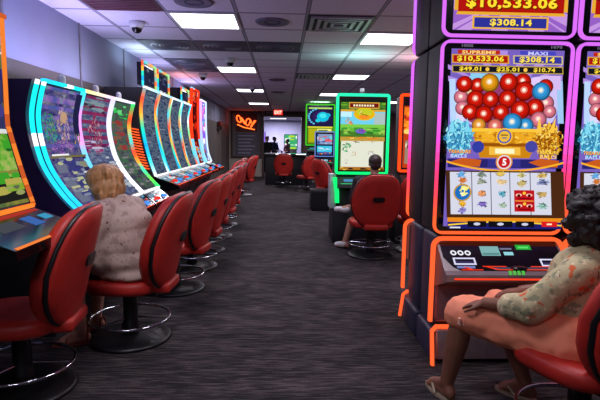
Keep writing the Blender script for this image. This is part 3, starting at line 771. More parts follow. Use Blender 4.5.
def lime_art(s):
    s.rect(0, 0, 1, 1, (120, 150, 20), lamp=True); s.rect(0, .46, 1, 1, (30, 26, 66)); s.rect(.04, .93, .96, .97, (180, 220, 110))
    for k in range(9): a = R(115 + k * 15); s.disc(.5 + .42 * math.cos(a) * 1.1, .72 + .22 * math.sin(a), .045, .022, (100, 190, 240))
    s.disc(.55, .72, .36, .17, (50, 30, 90)); s.disc(.6, .72, .24, .13, (20, 190, 220)); s.disc(.8, .77, .1, .05, (20, 180, 210)); s.disc(.4, .62, .1, .045, (30, 200, 220)); s.disc(.6, .75, .14, .06, (70, 225, 235))
    s.rect(0, .43, 1, .46, (230, 220, 60)); s.rect(.38, .3, .95, .4, (240, 230, 130)); s.rect(.42, .33, .8, .37, (90, 120, 40)); s.rect(.05, .05, .35, .4, (176, 170, 20)); s.rect(.3, .01, .9, .06, (240, 120, 50)); s.busy(.4, .06, .95, .28, [(170, 180, 20), (210, 220, 60), (120, 150, 20)], 14, (.1, .04), 4)
upright('far yellow-green slot machine of cyan creature art beyond the aisle', (1.0, 13.4, 0), 0, .78, 1.2, 2.29, lambda i, p: gq((60, 190, 40), 1.1), lime_art, depth=.5)
def blue_art(s):
    s.rect(0, 0, 1, 1, (60, 80, 150), lamp=True); s.rect(0, .5, 1, 1, (130, 150, 190)); s.busy(0, .52, 1, 1, [(230, 80, 90), (110, 200, 210), (190, 200, 230), (60, 80, 160)], 22, (.2, .07), 3)
    s.rect(0, .12, 1, .42, (60, 190, 225)); s.busy(.08, .2, .92, .34, [(240, 250, 255), (200, 240, 250)], 12, (.12, .02), 8); s.rect(0, .42, 1, .5, (20, 24, 60)); s.busy(.1, 0, .9, .1, [(240, 200, 60), (200, 70, 40)], 8, (.1, .03), 4)
upright('small blue-lit slot machine between the yellow-green one and the green-lit one', (.88, 10.45, 0), 0, .42, .98, 1.5, lambda i, p: gq((110, 140, 220), .8), blue_art, trimw=.02)
t = thing('low_cabinet', 'low black cabinet on the carpet before the sideways red chair', 'cabinet', (.71, 9.2, 0))
MB().box((-.19, -.18, .03), (.19, .18, .40), M_BLACK, .012).build('body', t); MB().box((-.17, -.16, 0), (.17, .16, .03), M_RIM).build('plinth', t); MB().box((-.17, -.188, .08), (.17, -.18, .36), M_RIM).build('door', t)
# dark gaming table far
t = thing('gaming_table', 'long dark gaming table of lit white edges at the far end', 'table', (.1, 14.75, 0))
MB().box((-.62, -.22, 0), (.62, .3, .86), M_BLACK, .02).build('cabinet', t); MB().box((-.66, -.3, .86), (.66, .34, .93), M_BLACK, .015).build('tabletop', t)
q = MB()
for a, b in ((-.32, .12), (.28, .6)): q.box((a, -.306, .905), (b, -.3, .93), glow((250, 250, 255), 1.6))
q.box((-.62, -.2, .93), (-.4, .1, .937), glow((150, 150, 160), .8)); q.build('edge_lights', t)
q = MB(); q.box((.12, -.12, .93), (.3, .1, .937), glow((40, 200, 110), 1.0)); q.box((.42, -.2, .93), (.6, -.1, .94), glow((40, 200, 210), 1.2)); q.build('table_display', t)

# ================================================================== CURVED MACHINES (left row)
def interp(prof, z):
    zs = [p[0] for p in prof]; ys = [p[1] for p in prof]; return float(np.interp(z, zs, ys))
def smoothp(prof, n=24):
    """Catmull-Rom through (z,y) points, ascending z"""
    P = [prof[0]] + list(prof) + [prof[-1]]; out = []
    for i in range(1, len(P) - 2):
        p0, p1, p2, p3 = P[i - 1], P[i], P[i + 1], P[i + 2]
        for q in range(6):
            t = q / 6; f = lambda k: .5 * (2 * p1[k] + (p2[k] - p0[k]) * t + (2 * p0[k] - 5 * p1[k] + 4 * p2[k] - p3[k]) * t * t + (3 * p1[k] - p0[k] - 3 * p2[k] + p3[k]) * t ** 3)
            out.append((f(0), f(1)))
    out.append(prof[-1]); return out
LX = -1.5
def curved(label, y0, W, prof, art, colL, colR, colT, deck=((-.0, 0),), topper=None, tower=False, louvre=False, side=M_PURP, wL=.05, wR=.03, pr=.035, plain=False, X=LX, body_back=.42, gain=.85, deckcol=((250, 50, 40), (70, 140, 240)), group=None, seed=1, doubleL=False):
    """local x along the row (world +Y), -y local faces the aisle"""
    t = thing('slot_machine', label, 'slot machine', (X, y0, 0), R(90), group)
    cp = smoothp(prof); zb, zt = cp[0][0], cp[-1][0]; yb = cp[0][1]
    side_poly = [(y + .012, z) for z, y in cp] + [(body_back, zt), (body_back, zb - .02), (yb + .02, zb - .02)]
    b = MB(); b.prism(side_poly, .008, W - .008, side); b.prism([(yb + .02, zb - .02), (yb - .04, zb - .1)] + ([(.13, .55), (.15, .05), (.15, 0)] if plain else [(-.07, .5), (-.05, .05), (-.05, 0)]) + [ (body_back, 0), (body_back, zb - .02)], .012, W - .012, M_BLACK)
    b.build('cabinet', t)
    def mp(u, v, h):
        z = zb + .02 + (zt - zb - .04) * v
        return (.03 + (W - .06) * u, interp(cp, z) - h - .001, z)
    s = Screen(mp, gain); art(s); s.build('screen', t)
    def trim(x, w, colf, nm):
        path = [(x, y - .012, z) for z, y in cp]
        q = MB(); q.bar(path, pr, (1, 0, 0), lambda i, p: colf((p[2] - zb) / (zt - zb)), False, w); return q.build(nm, t)
    trim(wL / 2 + .002, wL, colL, 'light_trim')
    if doubleL:
        trim(-.065, .03, colL, 'light_trim'); MB().prism(side_poly, -.088, .006, side).build('side_cheek', t)
    trim(W - .015, wR, colR, 'light_trim')
    q = MB(); q.bar(subdiv([(0, cp[-1][1] - .012, zt + .004), (W, cp[-1][1] - .012, zt + .004)], .1, False), .02, (0, 1, 0), lambda i, p: colT(p[0] / W), False, .03); q.build('light_trim', t)
    q = MB(); q.bar(subdiv([(.03, yb - .014, zb + .002), (W - .03, yb - .014, zb + .002)], .1, False), .018, (0, 1, 0), lambda i, p: glow((245, 245, 255) if X == LX else (255, 120, 40), 1.3), False, .02); q.build('lower_edge_light', t)
    # deck
    yf = -.36; d = MB(); d.prism([(yb + .03, zb - .005), (yb - .02, zb - .015), (yf, zb - .10), (yf - .005, zb - .14), (-.05, zb - .2), (yb + .05, zb - .2)], .015, W - .015, M_GLOSS); dk = d.build('button_deck', t)
    s = Screen(deck_map(.03, W - .03, yb - .02, zb - .015, yf, zb - .10), .95); r = random.Random(seed)
    if plain:
        s.rect(.6, .45, .76, .8, (60, 100, 170)); s.rect(.2, .5, .5, .8, (70, 72, 80)); s.rect(.84, .55, .98, .75, (60, 150, 190)); s.rect(0, .9, 1, 1, (170, 50, 44)); s.rect(.0, .0, 1, .07, (250, 130, 60))
    else: s.rect(.05, .5, .4, .85, (120, 150, 170)); s.rect(.45, .55, .75, .85, (200, 210, 220)); s.rect(.1, .15, .5, .3, (90, 190, 220)); s.rect(.0, .0, 1, .06, (255, 90, 50)); s.busy(0, .05, 1, .95, [(250, 60, 40), (90, 180, 230), (235, 235, 245), (60, 60, 90), (30, 30, 40)], 16, (.09, .07), seed)
    s.build('deck_controls', dk)
    mpd = deck_map(.03, W - .03, yb - .02, zb - .015, yf, zb - .10)
    for k, c in enumerate(() if plain else deckcol):
        q = MB(); q.sphere(mpd(.3 + .45 * k, .35, .004), (.034, .034, .018), glow(c, 1.1), 16); q.build('play_button', dk)
    if topper:
        h0, h1 = topper; q = MB(); q.box((.03, .02, zt + .03), (W - .04, .07, zt + h1 - .01), M_GLOSS); tp = q.build('topper', t)
        pth = subdiv([(.03, .01, zt + .02), (.03, .01, zt + h1), (W - .06, .01, zt + h1), (W - .06, .01, zt + .02)], .05, False)
        MB().bar(pth, .02, (0, 1, 0), lambda i, p: gq(rainbow((p[2] - zt) / h1 * .9 + p[0] * .8), 1.3), False, .02).build('topper_trim', tp)
        s = Screen(flat(.08, zt + .05, W - .1, zt + h1 - .04, .018), .6); s.rect(0, 0, 1, 1, (46, 50, 80)); s.busy(0, 0, 1, 1, [(80, 90, 130), (120, 130, 150), (40, 40, 70)], 10, (.2, .12), seed); s.build('topper_screen', tp)
    if tower:
        q = MB(); q.cyl((W - .1, .1, zt), (W - .1, .1, zt + .035), .018, M_GREY); q.cyl((W - .1, .1, zt + .035), (W - .1, .1, zt + .075), .026, M_WHITE); q.sphere((W - .1, .1, zt + .078), .026, M_WHITE, 12); q.build('tower_light', t)
    if louvre:
        q = MB()
        for k in range(15):
            z = zb + .06 + k * .030; y = interp(cp, z)
            q.add([(-.002, y + .03, z + .012), (-.002, y + .13, z + .03), (-.002, y + .13, z + .044), (-.002, y + .03, z + .026), (.006, y + .03, z + .012), (.006, y + .13, z + .03), (.006, y + .13, z + .044), (.006, y + .03, z + .026)],
                  [(0, 1, 2, 3), (7, 6, 5, 4), (0, 4, 5, 1), (3, 2, 6, 7), (0, 3, 7, 4), (1, 5, 6, 2)], glow((255, 90, 40), 1.3, True))
        q.build('side_light', t)
    return t
def rainbow(t):
    cols = [(250, 240, 250), (60, 220, 240), (20, 170, 235), (30, 215, 190), (250, 180, 60), (255, 80, 50), (60, 210, 240), (255, 140, 70), (120, 230, 150)]
    t = (t * 6) % len(cols); i = int(t); return mixc(cols[i], cols[(i + 1) % len(cols)], t - i)
CY = (20, 225, 240)
cyan = lambda t: gq((250, 255, 255) if .50 < t < .6 or t > .97 else mixc((40, 200, 250), (20, 232, 225), t), 1.35)
pink = lambda t: gq(ramp([(0, (60, 210, 240)), (.45, (120, 200, 250)), (.55, (240, 150, 255)), (.82, (220, 150, 250)), (.9, (90, 210, 240)), (1, (60, 220, 240))], t), 1.35)
white = lambda t: gq(ramp([(0, (250, 250, 255)), (.6, (235, 225, 255)), (1, (205, 200, 245))], t), 1.35)
rain = lambda t: gq(ramp([(0, (40, 230, 120)), (.1, (120, 230, 80)), (.22, (60, 220, 190)), (.3, (250, 170, 60)), (.42, (255, 70, 40)), (.55, (70, 215, 210)), (.72, (250, 160, 60)), (.82, (255, 70, 40)), (1, (30, 230, 110))], t), 1.35)
profA = [(.80, -.235), (.93, -.115), (1.09, -.015), (1.25, .032), (1.40, .048), (1.52, .03), (1.627, 0)]
def artA1(s):
    s.rect(0, 0, 1, 1, 0, 12, m=nglow('pic_a1', [(40, 36, 90), (74, 70, 130), (96, 92, 128), (150, 150, 160)], 9, (1, 2, 2.5), .85)); s.rect(0, .42, 1, 1, 0, 8, m=nglow('pic_a1b', [(30, 34, 90), (60, 96, 150), (92, 90, 170), (150, 110, 180), (80, 150, 150)], 5, (1, 1, 1), .85))
    s.cluster(.22, .66, .2, .13, [(50, 130, 100), (60, 150, 160), (100, 160, 100), (50, 90, 150)], 140, 1, .2)
    s.cluster(.58, .68, .16, .16, [(170, 136, 120), (150, 130, 180), (110, 90, 170), (200, 170, 165)], 140, 2, .2); s.disc(.58, .76, .09, .05, (200, 160, 130), 14)
    s.cluster(.45, .5, .3, .06, [(140, 84, 170), (180, 116, 196), (100, 66, 150)], 120, 3, .16); s.rect(.82, .6, 1, .98, (36, 36, 74), 4); s.cluster(.88, .55, .1, .1, [(170, 140, 90), (120, 110, 120)], 16, 4, .4)
    for k in range(9): s.rect(.04 + (k % 3) * .32, .05 + (k // 3) * .12, .30 + (k % 3) * .32, .13 + (k // 3) * .12, [(110, 116, 140), (60, 64, 120), (140, 140, 120)][k % 3], 2)
    s.busy(.02, .03, .98, .42, [(190, 190, 150), (60, 60, 130), (130, 140, 160), (220, 220, 230), (50, 40, 90)], 46, (.13, .018), 5)
    s.rect(0, .41, 1, .43, (120, 110, 70)); s.rect(.05, .43, .5, .445, (250, 250, 255)); s.rect(.55, .2, 1, .215, (240, 240, 250))
def artA2(s):
    s.rect(0, 0, 1, 1, 0, 12, m=nglow('pic_a2', [(50, 60, 100), (90, 100, 136), (130, 140, 160)], 8, (1, 1, 6), .85)); s.rect(0, .42, 1, 1, 0, 8, m=nglow('pic_a2b', [(60, 24, 60), (120, 36, 96), (150, 50, 90), (70, 60, 90)], 5, (1, 1, 1), .85)); s.busy(0, .78, 1, 1, [(130, 150, 160), (70, 40, 60), (90, 110, 120)], 18, (.2, .02), 6)
    s.cluster(.5, .62, .22, .2, [(150, 36, 70), (176, 80, 100), (120, 30, 96), (190, 150, 160)], 150, 7, .18); s.busy(0, .44, 1, .56, [(200, 190, 220), (160, 50, 120), (90, 30, 80)], 22, (.2, .012), 8)
    for k in range(5): s.rect(.02, .04 + k * .072, .98, .052 + k * .072, (140, 150, 172) if k % 2 else (70, 80, 110))
    s.busy(0, .02, 1, .4, [(180, 190, 200), (80, 90, 130), (120, 130, 160)], 26, (.15, .014), 9)
def artA3(s):
    s.rect(0, 0, 1, 1, 0, 12, m=nglow('pic_a3', [(44, 44, 54), (80, 84, 84), (60, 110, 80), (110, 90, 80)], 7, (1, 1, 2), .85)); s.busy(0, .8, 1, .98, [(50, 200, 90), (40, 120, 60), (110, 220, 130)], 22, (.2, .025), 10); s.busy(0, .45, 1, .8, [(96, 88, 90), (130, 90, 70), (70, 90, 110), (150, 60, 60)], 40, (.2, .03), 11)
    s.busy(0, .02, 1, .42, [(90, 96, 104), (60, 64, 80), (130, 130, 130)], 40, (.2, .02), 12)
gA = 'curved cyan, pink and white trimmed slot machines along the left wall'
curved('curved slot machine edged in broad cyan light, first of the left bank', 3.15, .62, profA, artA1, cyan, pink, cyan, doubleL=True, wL=.03, wR=.018, pr=.016, tower=True, group=gA, seed=1)
curved('curved slot machine between pink and white light strips, magenta picture', 3.77, .64, profA, artA2, pink, white, lambda t: gq(mixc((250, 250, 150), (250, 200, 255), t), 1.3), wL=.03, wR=.02, pr=.02, tower=True, group=gA, seed=2)
curved('curved slot machine with a rainbow strip at its far edge, third of left bank', 4.412, .59, profA, artA3, white, rain, white, wL=.03, wR=.05, pr=.025, tower=True, group=gA, seed=3)
profB = [(.88, -.10), (1.05, -.04), (1.27, .013), (1.45, .04), (1.60, .047), (1.72, .03), (1.832, 0)]
def artB(seed):
    def f(s):
        s.rect(0, 0, 1, 1, 0, 12, m=nglow('pic_b%d' % seed, [(30, 40, 74), (60, 76, 104), (96, 112, 128), (50, 44, 90)], 8, (1, 1, 4), .9, seed))
        r = random.Random(seed)
        for k in range(11): a = r.uniform(.03, .3); s.rect(a, .03 + k * .086, a + r.uniform(.3, .65), .045 + k * .086, r.choice([(70, 86, 112), (96, 110, 130), (130, 140, 150)]))
        s.busy(0, .02, 1, .98, [(130, 150, 160), (50, 60, 110), (90, 100, 110), (60, 50, 80), (30, 40, 60)], 24, (.2, .012), seed)
    return f
gB = 'tall rainbow-strip slot machines along the left wall'
for k, (y0, W, tp) in enumerate(((5.39, .635, (0, .28)), (6.03, .66, (0, .28)), (6.70, .69, None), (7.40, .66, (0, .22)))):
    rc = lambda t, k=k: gq(rainbow(t * .95 + k * .27), 1.35)
    curved(['tall slot machine with orange side louvres, nearest of the rainbow-strip bank', 'tall rainbow-strip slot machine under the second lit topper frame', 'tall rainbow-strip slot machine lacking a lit topper frame', 'farthest tall rainbow-strip slot machine beside the red one'][k],
           y0, W, profB, artB(20 + k), rc, rc, lambda t: gq(mixc((250, 250, 255), (150, 220, 250), t), 1.3), topper=tp, louvre=(k == 0), wL=.05, wR=.02, pr=.022, side=M_BLACK, group=gB, seed=30 + k)
# bright white strip behind third machine top
profC = [(.88, -.10), (1.0, -.06), (1.3, .0), (1.7, .02), (2.12, 0)]
def artC(s):
    s.rect(0, 0, 1, 1, (150, 20, 14), 10, lamp=True); s.rect(.2, .3, .8, .9, (70, 14, 16), 6); s.busy(0, .25, 1, 1, [(220, 40, 20), (120, 20, 20), (250, 120, 50), (90, 10, 10)], 40, (.2, .05), 3); s.busy(0, .85, 1, 1, [(250, 180, 180), (240, 60, 50)], 10, (.2, .03), 4)
    s.busy(0, 0, 1, .25, [(120, 190, 220), (230, 240, 250), (240, 140, 50)], 16, (.2, .04), 5)
redc = lambda t: gq((255, 56, 26) if t > .35 else (120, 200, 235), 1.3)
curved('red-lit tall slot machine past the rainbow-strip bank', 8.1, .7, profC, artC, redc, redc, redc, side=M_BLACK, wL=.1, seed=50)
def artD(s):
    s.rect(0, 0, 1, 1, (120, 130, 200), 10, lamp=True); s.busy(0, .3, 1, 1, [(235, 235, 255), (240, 110, 200), (90, 200, 250), (130, 90, 230)], 50, (.25, .07), 6); s.busy(0, 0, 1, .3, [(60, 60, 90), (200, 220, 240), (150, 50, 50)], 20, (.2, .05), 7)
curved('bright white, pink and blue slot machine at the far end of left bank', 8.98, .62, [(.88, -.10), (1.1, -.03), (1.5, .0), (2.0, 0)], artD, lambda t: gq(mixc((120, 210, 250), (250, 160, 240), t), 1.4), lambda t: gq((200, 220, 255), 1.3), white, side=M_BLACK, wL=.06, seed=52, gain=1.1)
# orange machine at the left edge
tick = lambda t: gq((236, 128, 48) if int(t * 42) % 2 else (200, 88, 40), 1.0)
def artO(s):
    s.rect(0, 0, 1, 1, 0, 14, m=nglow('pic_o', [(50, 50, 90), (90, 110, 60), (150, 140, 60), (70, 60, 120)], 6, (1, 1, 1), .85)); s.rect(0, .02, 1, .16, (36, 36, 34)); s.rect(0, .10, 1, .38, 0, 4, m=nglow('pic_o2', [(20, 80, 30), (60, 150, 40), (110, 180, 60), (190, 190, 110)], 8, (1, 1, 1.5), .85)); s.busy(0, .06, 1, .38, [(70, 180, 50), (150, 190, 60), (40, 110, 40), (200, 190, 90)], 36, (.16, .03), 4)
    s.busy(0, .02, 1, .1, [(170, 180, 110), (110, 120, 90)], 10, (.1, .02), 9)
    s.rect(0, .385, 1, .41, (250, 250, 250)); s.rect(0, .41, 1, .7, (60, 60, 110), 4); s.rect(0, .68, 1, .74, (40, 40, 140)); s.rect(0, .74, 1, .98, (110, 130, 40), 4); s.busy(0, .42, 1, .67, [(90, 110, 60), (170, 160, 60), (80, 70, 150)], 30, (.2, .04), 7); s.busy(0, .75, 1, .98, [(120, 150, 60), (200, 160, 60), (70, 110, 40)], 30, (.2, .03), 8)
    s.rect(0, .82, 1, .83, (250, 240, 220))
profO = [(.93, -.11), (1.1, -.06), (1.30, -.01), (1.36, .0), (1.6, .0), (1.86, .0)]
om = curved('slot machine edged in ticked orange light at the far left edge', 1.90, .66, profO, artO, tick, tick, tick, side=M_PURP, wL=.02, wR=.022, pr=.012, X=-1.40, gain=.7, plain=True, seed=60, deckcol=((60, 160, 240),))
# ================================================================== PEOPLE
def V(*a): return Vector(a)
class Body:
    def __init__(s): s.mb = MB()
    def ell(s, c, r, rot=None, n=16): s.mb.sphere(c, r, M_WHITE, n, rot); return s
    def cap(s, a, b, ra, rb, n=12):
        a, b = Vector(a), Vector(b); L = (b - a).length; k = max(1, int(L / (min(ra, rb) * .8)))
        s.mb.cyl(a, b, ra, M_WHITE, rb, n)
        s.mb.sphere(a, ra, M_WHITE, n); s.mb.sphere(b, rb, M_WHITE, n); return s
    def head(s, c, yaw, pitch=0, k=1.0):
        M = Matrix.Rotation(yaw, 3, 'Z') @ Matrix.Rotation(pitch, 3, 'X')
        P = lambda x, y, z: Vector(c) + M @ (Vector((x, y, z)) * k)
        s.ell(P(0, -.012, .022), [q * k for q in (.066, .083, .078)], M); s.ell(P(0, .02, -.035), [q * k for q in (.048, .058, .062)], M)
        s.cap(P(0, .078, .005), P(0, .096, -.022), .008 * k, .012 * k, 8); s.ell(P(0, .076, -.05), [q * k for q in (.022, .009, .009)], M, 8); s.ell(P(0, .06, -.082), [q * k for q in (.02, .016, .014)], M, 8)
        s.ell(P(0, .068, .022), [q * k for q in (.042, .012, .009)], M, 8)
        for sx in (-1, 1): s.ell(P(sx * .068, -.005, -.008), [q * k for q in (.01, .018, .027)], M, 10)
        s.eyes = [P(-.026, .074, .006), P(.026, .074, .006)]; s.M = M
        return s
    def hand(s, w, d, n, side, k=.88, curl=28):
        """w wrist, d pointing direction, n palm-facing normal, side +1/-1 = which way the thumb leaves"""
        w = Vector(w); d = Vector(d).normalized(); n = Vector(n); n = (n - d * n.dot(d)).normalized(); sd = d.cross(n) * side
        for i in range(4):
            o = (i - 1.5) * .0195 * k; kn = w + d * (.082 - .006 * abs(i - 1.2)) * k - sd * o
            s.cap(w + d * .008 * k - sd * o * .6, kn, .0125 * k, .0105 * k, 8)
            p = kn; ln = (.040, .045, .041, .031)[i] * k; dd = d.copy()
            for j, f in enumerate((1, .68, .55)):
                dd = (Matrix.Rotation(R(curl), 3, d.cross(n)) @ dd); q = p + dd * ln * f
                s.cap(p, q, (.0094 - j * .0008) * k, (.0086 - j * .001) * k, 8); p = q
        a = w + d * .018 * k + sd * .022 * k; b = a + (d * .6 + sd * .75 + n * .2).normalized() * .042 * k; c = b + (d * .95 + sd * .25 + n * .25).normalized() * .032 * k; e = c + (d * 1 + n * .3).normalized() * .022 * k
        s.cap(a, b, .0135 * k, .011 * k, 8); s.cap(b, c, .011 * k, .0095 * k, 8); s.cap(c, e, .0095 * k, .0075 * k, 8)
        return s
    def foot(s, ankle, toe, k=.88):
        a = Vector(ankle); t_ = Vector(toe); d = (t_ - a); d.z = 0; d.normalize(); z0 = t_.z
        heel = Vector((a.x, a.y, z0 + .012)) - d * .035 * k
        s.cap(a, heel + Vector((0, 0, .012)), .032 * k, .03 * k); s.cap(a, t_ - d * .05 * k + Vector((0, 0, .016)), .033 * k, .026 * k); s.cap(heel + Vector((0, 0, .012)), t_ - d * .04 * k + Vector((0, 0, .008)), .028 * k, .03 * k)
        sd = Vector((-d.y, d.x, 0))
        for i in range(5): s.cap(t_ - d * .045 * k + sd * (i - 2) * .014 * k + Vector((0, 0, .006)), t_ + sd * (i - 2) * .013 * k - d * abs(i - 1) * .006 * k, .010 * k, .009 * k, 8)
        return s
    def build(s, name, mat, vox=.009, parent=None, off=(0, 0, 0), sm=4, disp=0.0, dsc=9.0, seed=0.0, dstretch=(1, 1, 1)):
        me0 = bpy.data.meshes.new('tmp'); me0.from_pydata(s.mb.v, [], s.mb.f); me0.update()
        bm = bmesh.new(); bm.from_mesh(me0); bmesh.ops.remove_doubles(bm, verts=bm.verts[:], dist=1e-6); bmesh.ops.dissolve_degenerate(bm, edges=bm.edges[:], dist=1e-7); bm.to_mesh(me0); bm.free()
        ob = bpy.data.objects.new('tmp', me0); COL.objects.link(ob)
        m = ob.modifiers.new('r', 'REMESH'); m.mode = 'VOXEL'; m.voxel_size = vox; m.use_smooth_shade = True
        if sm: q = ob.modifiers.new('s', 'SMOOTH'); q.factor = .5; q.iterations = sm
        dg = bpy.context.evaluated_depsgraph_get(); me = bpy.data.meshes.new_from_object(ob.evaluated_get(dg))
        bpy.data.objects.remove(ob); bpy.data.meshes.remove(me0)
        o = Vector(off)
        nrm = [v.normal.copy() for v in me.vertices] if disp else None
        for i, v in enumerate(me.vertices):
            co = v.co.copy()
            if disp:
                q = Vector((co.x * dstretch[0], co.y * dstretch[1], co.z * dstretch[2])) * dsc + Vector((seed, seed, seed))
                co += nrm[i] * disp * (mnoise.noise(q) + .5 * mnoise.noise(q * 2.3))
            v.co = co - o
        me.materials.clear(); me.materials.append(mat)
        for p in me.polygons: p.use_smooth = True
        me.name = name; me.update()
        r = bpy.data.objects.new(name, me); COL.objects.link(r)
        if parent: r.parent = parent
        return r
def eyes(B, root, k=1.0, off=(0, 0, 0)):
    q = MB()
    for e in B.eyes: q.sphere(e, .0105 * k, M_WHITE, 10); q.sphere(e + B.M @ Vector((0, .0062 * k, 0)), .006 * k, M_RIM, 8)
    return q.build('eyes', root, off)
K = .9
# ---- woman on the left, seen from behind and side, looking at the cyan machine
SKIN_L = surf('skin_light', (206, 146, 122), .55, var=.05, scale=6); SKIN_D = surf('skin_brown', (132, 84, 66), .5, var=.06, scale=6); SKIN_M = surf('skin_medium', (168, 116, 96), .55, var=.05, scale=6)
off = (-1.0, 3.08, 0)
B = Body(); yawL = R(70)          # facing (-sin, cos)
f = V(-math.sin(yawL), math.cos(yawL), 0); sdv = V(f.y, -f.x, 0)   # sdv = her right-hand side
pel = V(-.99, 3.08, .50); chest = V(-1.035, 3.09, .75); neck = V(-1.07, 3.10, .89); hd = V(-1.13, 3.105, .995)
B.ell(pel, (.17, .17, .10)); B.ell((pel + chest) / 2, (.15, .14, .15)); B.ell(chest, (.15, .15, .13)); B.cap(chest + V(0, 0, .08), neck + V(0, 0, .03), .06, .048); B.cap(neck, hd - V(0, 0, .05), .045, .045)
B.head(hd, yawL, R(-8), .95)
for s_ in (-1, 1):
    sh = chest + sdv * (s_ * .165) + V(0, 0, .075); el = sh + f * .10 + sdv * (s_ * .05) + V(0, 0, -.19); wr = el + f * .17 + V(0, 0, .035) - sdv * s_ * .03
    B.cap(chest + V(0, 0, .08), sh, .07, .058); B.cap(sh, el, .055, .042); B.cap(el, wr, .038, .026); B.hand(wr, f, V(0, 0, -1), s_ * -1, .88, 22)
    hp = pel + sdv * (s_ * .085) + V(0, 0, -.02); kn = hp + f * .30 + sdv * s_ * .03 + V(0, 0, -.02)
    an = V(-1.25, 2.99, .085) if s_ < 0 else V(-1.24, 3.22, .085)
    B.cap(hp, kn, .095, .066); B.cap(kn, an, .056, .034); B.foot(an, an + V(-.14, -.03 if s_ < 0 else .02, -.07), .9)
w1 = tag(B.build('person', SKIN_L, .0075, None, off), 'seated blonde-haired person in patterned taupe blouse, seen from behind at left', 'person'); w1.location = off
eyes(B, w1, .95, off)
fl1 = floral('taupe_print', (186, 162, 150), [((164, 140, 130), 16, .58), ((110, 50, 50), 34, .66)])
C = Body(); C.ell(pel + V(-.01, 0, .03), (.255, .22, .13)); C.ell((pel + chest) / 2, (.24, .21, .18)); C.ell(chest, (.215, .20, .145)); C.cap(chest + V(0, 0, .07), neck + V(0, 0, -.02), .12, .066); C.ell(pel - f * .06 + V(0, 0, -.05), (.225, .21, .06))
for s_ in (-1, 1):
    sh = chest + sdv * (s_ * .165) + V(0, 0, .075); el = sh + f * .10 + sdv * (s_ * .05) + V(0, 0, -.19)
    C.cap(chest + V(0, 0, .06), sh, .105, .086); C.cap(sh, el, .086, .09); C.cap(sh + V(0, 0, -.05), el + V(0, 0, -.04) - f * .03, .09, .09)
C.build('blouse', fl1, .011, w1, off, 6, .016, 7, 2, (1, 1, .6))
C = Body(); 
for s_ in (-1, 1):
    hp = pel + sdv * (s_ * .085) + V(0, 0, -.02); kn = hp + f * .30 + sdv * s_ * .03 + V(0, 0, -.02); an = V(-1.25, 2.99, .085) if s_ < 0 else V(-1.24, 3.22, .085)
    C.cap(hp, kn, .108, .078); C.cap(kn, kn + (an - kn) * .35, .074, .062)
C.ell(pel + V(0, 0, -.01), (.185, .18, .095)); C.build('trousers', surf('dark_trousers', (50, 44, 50), .8), .011, w1, off, 5, .006, 8)
HB = surf('blonde_hair', (206, 150, 98), .5, var=.25, scale=40, stretch=(1, 1, .15), bump=.6)
C = Body(); Mh = B.M
P = lambda x, y, z: hd + Mh @ (Vector((x, y, z)) * .95)
C.ell(P(0, -.02, .035), (.100, .118, .092), Mh); C.ell(P(0, -.055, -.035), (.104, .086, .090), Mh); C.ell(P(-.062, -.015, -.03), (.034, .06, .085), Mh); C.ell(P(.062, -.015, -.03), (.034, .06, .085), Mh); C.ell(P(0, -.075, -.085), (.075, .045, .04), Mh)
for k in range(22): a = rnd.uniform(0, 6.28); C.ell(P(.088 * math.cos(a), -.03 + .10 * math.sin(a) * (1 if math.sin(a) < 0 else .4), rnd.uniform(-.08, .07)), (.028, .028, .04), Mh, 8)
C.build('hair', HB, .007, w1, off, 3, .008, 26, 3, (1, 1, .35))
M_SAND = surf('tan_sandal', (150, 60, 50), .6)
for an, dy in ((V(-1.25, 2.99, .085), -.03), (V(-1.24, 3.22, .085), .02)):
    toe = an + V(-.14, dy, -.07); d = (toe - an); d.z = 0; d.normalize(); sd = V(-d.y, d.x, 0); q = MB(); a0 = V(an.x, an.y, 0) - d * .06; a1 = V(toe.x, toe.y, 0) + d * .02
    q.add([tuple(a0 + sd * .03), tuple(a0 - sd * .03), tuple(a1 - sd * .038), tuple(a1 + sd * .038)] + [tuple(p + V(0, 0, .012)) for p in (a0 + sd * .03, a0 - sd * .03, a1 - sd * .038, a1 + sd * .038)], [(3, 2, 1, 0), (4, 5, 6, 7), (0, 1, 5, 4), (1, 2, 6, 5), (2, 3, 7, 6), (3, 0, 4, 7)], M_SAND)
    for fr, hh in ((.62, .045), (.08, .085)):
        c0 = a0 + (a1 - a0) * fr; pts = [c0 + sd * .037 * math.cos(x) + V(0, 0, .008 + hh * math.sin(x)) for x in [i * math.pi / 8 for i in range(9)]]
        for i in range(8): q.cyl(pts[i], pts[i + 1], .006, M_SAND, n=6)
    q.build('sandal', w1, off)

# ---- woman on the right: curly black hair, floral blouse, coral shorts
off = (1.25, 2.0, 0)
B = Body(); yaw2 = R(38); f = V(-math.sin(yaw2), math.cos(yaw2), 0); rt = V(f.y, -f.x, 0)
pel = V(1.29, 1.99, .485); belly = V(1.29, 1.99, .60); chest = V(1.315, 2.0, .71); neck = V(1.325, 2.02, .85); hd = V(1.335, 2.04, .955)
shl = V(1.195, 1.90, .755); ell_ = V(1.03, 1.93, .60); wrl = V(.915, 2.10, .565)
shr = V(1.42, 2.12, .785); elr = V(1.36, 2.22, .60); wrr = V(1.16, 2.26, .575)
hpl = V(1.21, 1.94, .465); knl = V(.875, 2.24, .475); anl = V(.83, 2.30, .085)
hpr = V(1.35, 2.06, .465); knr = V(1.11, 2.38, .46); anr = V(1.23, 2.30, .085)
def torso(C, g=0.0):
    C.ell(pel, (.185 + g, .165 + g, .10 + g)); C.ell(belly, (.15 + g, .14 + g, .12 + g)); C.ell(chest, (.145 + g, .135 + g, .125 + g))
torso(B); B.cap(chest + V(0, 0, .07), neck, .07, .048); B.cap(neck, hd - V(0, 0, .05), .045, .045); B.head(hd, R(30), R(-12), .95)
